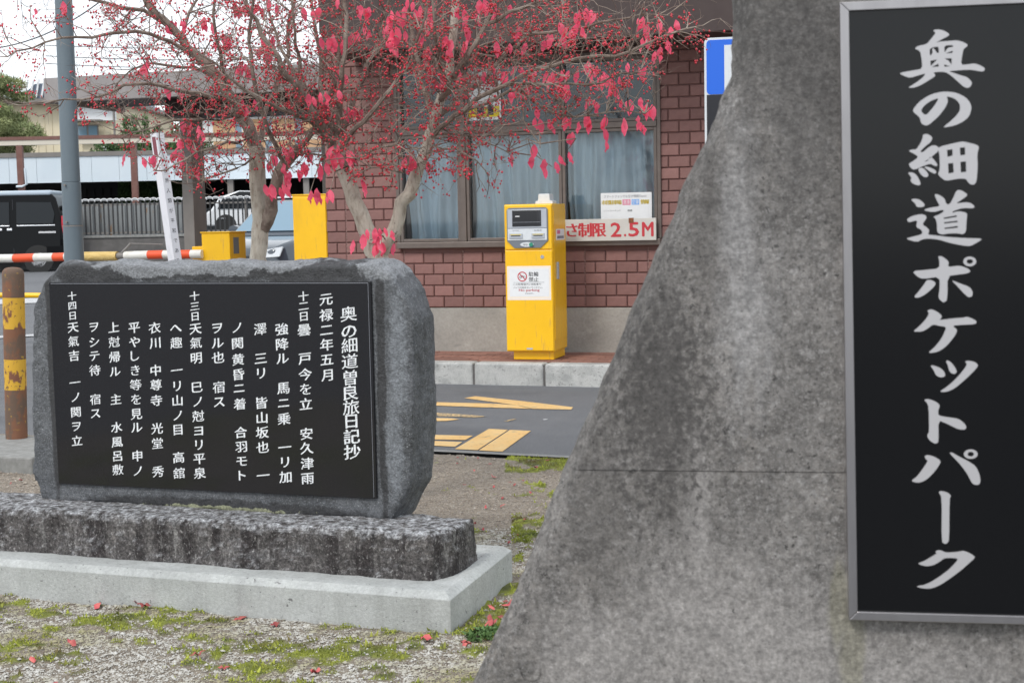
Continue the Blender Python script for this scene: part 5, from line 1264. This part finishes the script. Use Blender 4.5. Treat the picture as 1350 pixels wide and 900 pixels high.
        bo = link('berries', tri_mesh(V.reshape(-1, 3), Fn, berrym), root); bo['kind'] = 'stuff'
        bo.data.polygons.foreach_set('use_smooth', [True]*len(bo.data.polygons))
        print(name, 'berries', n, 'twig faces', len(s.twig.f))
T1 = Tree(7.3, 5); T1.base = pd(345, 345, 7.3)
T1.limb([(346, 560, 0), (344, 400, 0), (343, 340, 0), (342, 290, 0), (340, 240, 0), (339, 195, 0)], .052, .040, n=14)
T1.limb([(339, 197, 0), (330, 172, 0), (318, 150, .0), (300, 122, .05), (277, 92, .05), (250, 62, .1), (215, 30, .1), (180, -20, .15), (150, -80, .2)], .036, .011, n=12)
T1.limb([(347, 300, 0), (354, 275, -.05), (362, 245, -.08), (378, 212, -.1), (395, 195, -.1)], .036, .028, n=12)
T1.limb([(395, 195, -.1), (420, 160, -.2), (440, 110, -.3), (450, 50, -.3), (455, -20, -.3)], .016, .007)
T1.limb([(376, 215, -.1), (352, 170, -.3), (335, 110, -.4), (330, 40, -.4), (340, -30, -.5)], .014, .006)
T1.limb([(340, 200, 0), (350, 150, .2), (372, 90, .3), (385, 20, .3), (390, -40, .4)], .016, .007)
T1.limb([(312, 140, 0), (280, 128, -.2), (230, 120, -.3), (180, 110, -.4), (130, 128, -.4), (85, 132, -.5), (40, 138, -.5)], .013, .003)
T1.limb([(290, 108, .05), (255, 90, .2), (205, 85, .2), (170, 95, .3), (150, 120, .3)], .011, .003)
T1.limb([(262, 75, .1), (225, 55, 0), (180, 42, -.1), (120, 48, -.2), (60, 55, -.3), (10, 75, -.3)], .012, .003)
T1.limb([(225, 38, .1), (190, 15, .1), (140, 5, .0), (80, -10, 0), (20, -30, 0)], .012, .004)
T1.limb([(240, 50, .1), (250, 20, .2), (270, -20, .3)], .011, .006)
T1.limb([(300, 120, .05), (290, 70, -.2), (280, 20, -.3), (290, -40, -.3)], .012, .006)
T1.limb([(335, 180, 0), (300, 190, -.2), (262, 200, -.3), (232, 218, -.35), (205, 225, -.35)], .009, .003)
T1.limb([(340, 205, 0), (310, 222, -.2), (280, 235, -.25), (262, 243, -.3)], .007, .003)
T1.limb([(318, 152, 0), (270, 160, -.3), (230, 158, -.35), (190, 170, -.4), (160, 182, -.4)], .008, .003)
T1.limb([(385, 205, -.1), (410, 200, -.2), (430, 205, -.2)], .007, .004)
T1.grow(1.95, .23, .19)
cl1 = [(270,37,3),(288,59,2),(234,36,3),(194,92,2),(171,209,1),(199,211,2),(243,169,2),(243,190,3),(232,211,2),(211,120,1),(234,122,1),(250,208,3),(324,143,3),(331,95,2),(320,93,2),(352,59,4),(352,70,3),(388,236,3),(367,245,4),(375,255,2),(409,262,3),(348,213,2),(262,178,2),(300,60,1),(310,18,3),(327,14,2),(345,10,3),(383,200,2),(400,195,1),(393,225,2),(40,15,1),(95,18,1),(300,100,1),(255,228,1)]
T1.finish('spindle_tree', 'left spindle tree with pale twin trunk, red berries and pink leaves by the barrier machine', cl1, 1.35)
T2 = Tree(7.0, 11); T2.base = pd(497, 345, 7.0)
T2.limb([(497, 560, 0), (497, 420, 0), (496, 345, 0), (490, 322, 0)], .058, .046, n=14)
T2.limb([(492, 335, 0), (482, 300, 0), (468, 265, 0), (455, 236, 0), (444, 208, .0), (438, 188, 0)], .044, .034, n=12)
T2.limb([(494, 338, .0), (512, 318, -.02), (526, 285, -.03), (545, 240, -.03), (560, 195, -.03), (572, 160, -.03), (582, 130, 0), (592, 90, 0), (598, 45, 0), (600, -20, 0), (600, -80, 0)], .040, .012, n=12)
for pts, r0 in (([(440, 195, 0), (425, 168, -.1), (402, 128, -.2), (375, 92, -.3), (345, 45, -.3), (318, -20, -.3)], .022),
                ([(438, 190, 0), (430, 150, .1), (425, 100, .2), (420, 50, .2), (405, -20, .2)], .020),
                ([(440, 190, 0), (446, 140, -.1), (452, 90, -.2), (456, 40, -.2), (450, -30, -.2)], .020),
                ([(442, 195, 0), (462, 150, .1), (480, 100, .2), (500, 50, .3), (520, -30, .3)], .018),
                ([(436, 185, 0), (405, 160, -.1), (365, 140, -.3), (325, 120, -.4), (285, 85, -.5), (250, 60, -.5)], .014),
                ([(444, 200, 0), (470, 170, -.2), (505, 130, -.3), (540, 80, -.3), (560, 20, -.4), (570, -30, -.4)], .015),
                ([(432, 175, 0), (400, 120, .2), (370, 60, .3), (350, 0, .4), (345, -40, .4)], .014),
                ([(430, 170, 0), (412, 140, 0), (395, 95, .1), (390, 40, .0), (380, -30, 0)], .014),
                ([(452, 228, 0), (475, 205, -.2), (505, 195, -.3), (535, 190, -.3), (560, 205, -.4)], .009),
                ([(574, 155, 0), (555, 110, .1), (545, 60, .2), (535, 0, .2), (530, -40, .2)], .017),
                ([(580, 135, 0), (600, 100, -.2), (625, 60, -.3), (650, 20, -.3), (668, -40, -.3)], .018),
                ([(575, 158, 0), (600, 135, .1), (640, 100, .2), (680, 60, .3), (730, 20, .3), (760, -20, .3)], .015),
                ([(588, 110, 0), (575, 60, -.3), (570, 10, -.4), (565, -40, -.4)], .014),
                ([(562, 190, 0), (590, 160, -.15), (635, 128, -.3), (690, 100, -.4), (740, 82, -.45), (790, 76, -.5), (850, 60, -.5), (905, 38, -.5)], .014),
                ([(600, 150, -.15), (640, 140, -.2), (672, 120, -.25), (700, 130, -.3), (728, 148, -.3), (755, 154, -.3), (800, 148, -.35), (850, 150, -.35)], .009),
                ([(660, 112, -.3), (720, 110, -.4), (770, 112, -.4), (820, 100, -.4), (845, 92, -.4)], .008),
                ([(690, 128, -.3), (692, 160, -.35), (702, 180, -.35), (712, 195, -.4)], .005),
                ([(690, 50, .2), (740, 40, .1), (790, 30, 0), (830, 22, 0), (880, 20, 0)], .009),
                ([(640, 35, -.3), (690, 10, -.3), (740, -5, -.3), (800, -20, -.3)], .010),
                ([(558, 205, 0), (585, 195, -.2), (615, 205, -.3), (640, 225, -.3)], .008),
                ([(565, 180, 0), (600, 178, .1), (635, 185, .1), (668, 200, .1)], .007),
                ([(555, 215, 0), (530, 225, -.2), (505, 222, -.3), (480, 225, -.3)], .006),
                ([(598, 60, 0), (640, 75, .2), (690, 78, .3), (730, 60, .3)], .009)):
    T2.limb(pts, r0, max(.0025, r0*.3))
T2.grow(1.9, .23, .20)
cl2 = [(413,23,4),(432,56,3),(445,58,4),(455,56,4),(468,55,3),(519,25,5),(516,60,3),(540,49,5),(569,38,4),(544,13,4),(560,18,3),(590,63,3),(607,68,3),(580,97,3),(571,112,3),(434,131,5),(441,148,3),(468,152,4),(447,205,5),(455,215,4),(426,220,3),(466,211,2),(535,215,4),(436,258,3),(550,213,2),(497,312,6),(500,322,6),(495,330,4),(488,325,3),(640,10,4),(647,14,4),(721,59,4),(735,50,4),(748,42,4),(762,30,4),(778,22,3),(850,30,3),(876,42,4),(857,59,4),(734,106,5),(738,116,4),(681,122,3),(658,106,4),(791,103,4),(800,108,4),(810,114,3),(838,95,3),(812,139,1),(823,139,1),(833,141,2),(848,141,3),(857,143,2),(810,160,1),(819,162,1),(831,163,1),(846,165,3),(787,160,3),(787,170,2),(797,182,2),(749,165,3),(747,182,2),(721,163,3),(745,211,2),(728,228,2),(713,198,1),(713,215,1),(702,211,1),(671,205,1),(775,95,2),(690,45,1),(630,30,2),(600,20,2),(660,60,2),(690,95,3),(700,120,2),(760,100,3),(775,140,2),(480,245,2),(450,100,2),(490,40,3),(475,15,3),(455,10,2),(565,75,3),(625,45,2),(865,70,2),(700,150,1)]
T2.finish('spindle_tree', 'right spindle tree with V-forked trunk, berries and pink leaves before the brick building', cl2, 1.02)

# fallen leaves on the ground
fl = [(400-210, 797), (132, 796), (200, 803), (325, 812), (45, 875), (287, 880), (368, 820), (75, 898), (555, 843), (622, 850), (648, 826), (655, 815), (640, 830), (652, 806), (660, 800), (645, 818), (636, 836), (662, 792), (618, 846), (640, 671), (652, 640), (670, 637), (680, 638), (700, 650), (690, 637), (655, 628), (643, 612), (725, 608), (605, 604), (632, 605), (624, 690), (672, 716), (683, 709), (602, 612), (667, 666), (710, 620), (663, 655), (626, 622), (615, 640), (635, 700), (690, 690), (12, 640), (30, 634), (100, 852), (250, 868), (420, 880)]
pinkl = M('fallen_leaf', (.36, .05, .065), .7, layers=[(20, .4, .7, (.50, .13, .11))], rnd=.35)
fl_me = [m_.copy() for m_ in leaf_meshes]
for m_ in fl_me: m_.materials.clear(); m_.materials.append(pinkl)
for i, (a, b) in enumerate(fl):
    p = gz(a, b, .03); h_, _ = hgt(np.array([p.x]), np.array([p.y])); 
    o = link('fallen_leaf', random.choice(fl_me)); o.location = (p.x, p.y, float(h_[0])+.012)
    o.rotation_euler = (math.radians(90)+random.gauss(0, .25), random.gauss(0, .2), random.uniform(0, 6.28)); s_ = random.uniform(.5, .95)*(1.05 if b > 780 else .7); o.scale = (s_, s_, s_)
    if a > 610 and 785 < b < 860: lb = 'small fallen red leaf in the drift between the monument base and the concrete wall'
    elif b > 780: lb = 'fallen red leaf on the mossy gravel in front of the monument base'
    elif a < 60: lb = 'fallen leaf on the soil below the rusty bollard'
    else: lb = 'fallen pink leaf on the bare soil between monument and road'
    tag(o, lb, 'leaf', lb.replace('small ', '').replace('fallen', 'leaves fallen', 1))
# small weeds at the base corner
weed = M('weed_green', (.09, .17, .05), .7)
for (a, b, lb) in ((632, 842, 'small green weed at the front right corner of the monument base'), (2, 762, 'dry grass tuft at the left end of the concrete base')):
    p = gz(a, b, .02); root = empty('weed', (p.x, p.y, .02), 0, lb, 'plant')
    v, f = leaves_cloud([(0, 0, .01, .05, .5), (.04, .03, .01, .05, .5)], 500, .011, 77, 2, .6); link('leaves', tri_mesh(v, f, weed), root)
print('done')
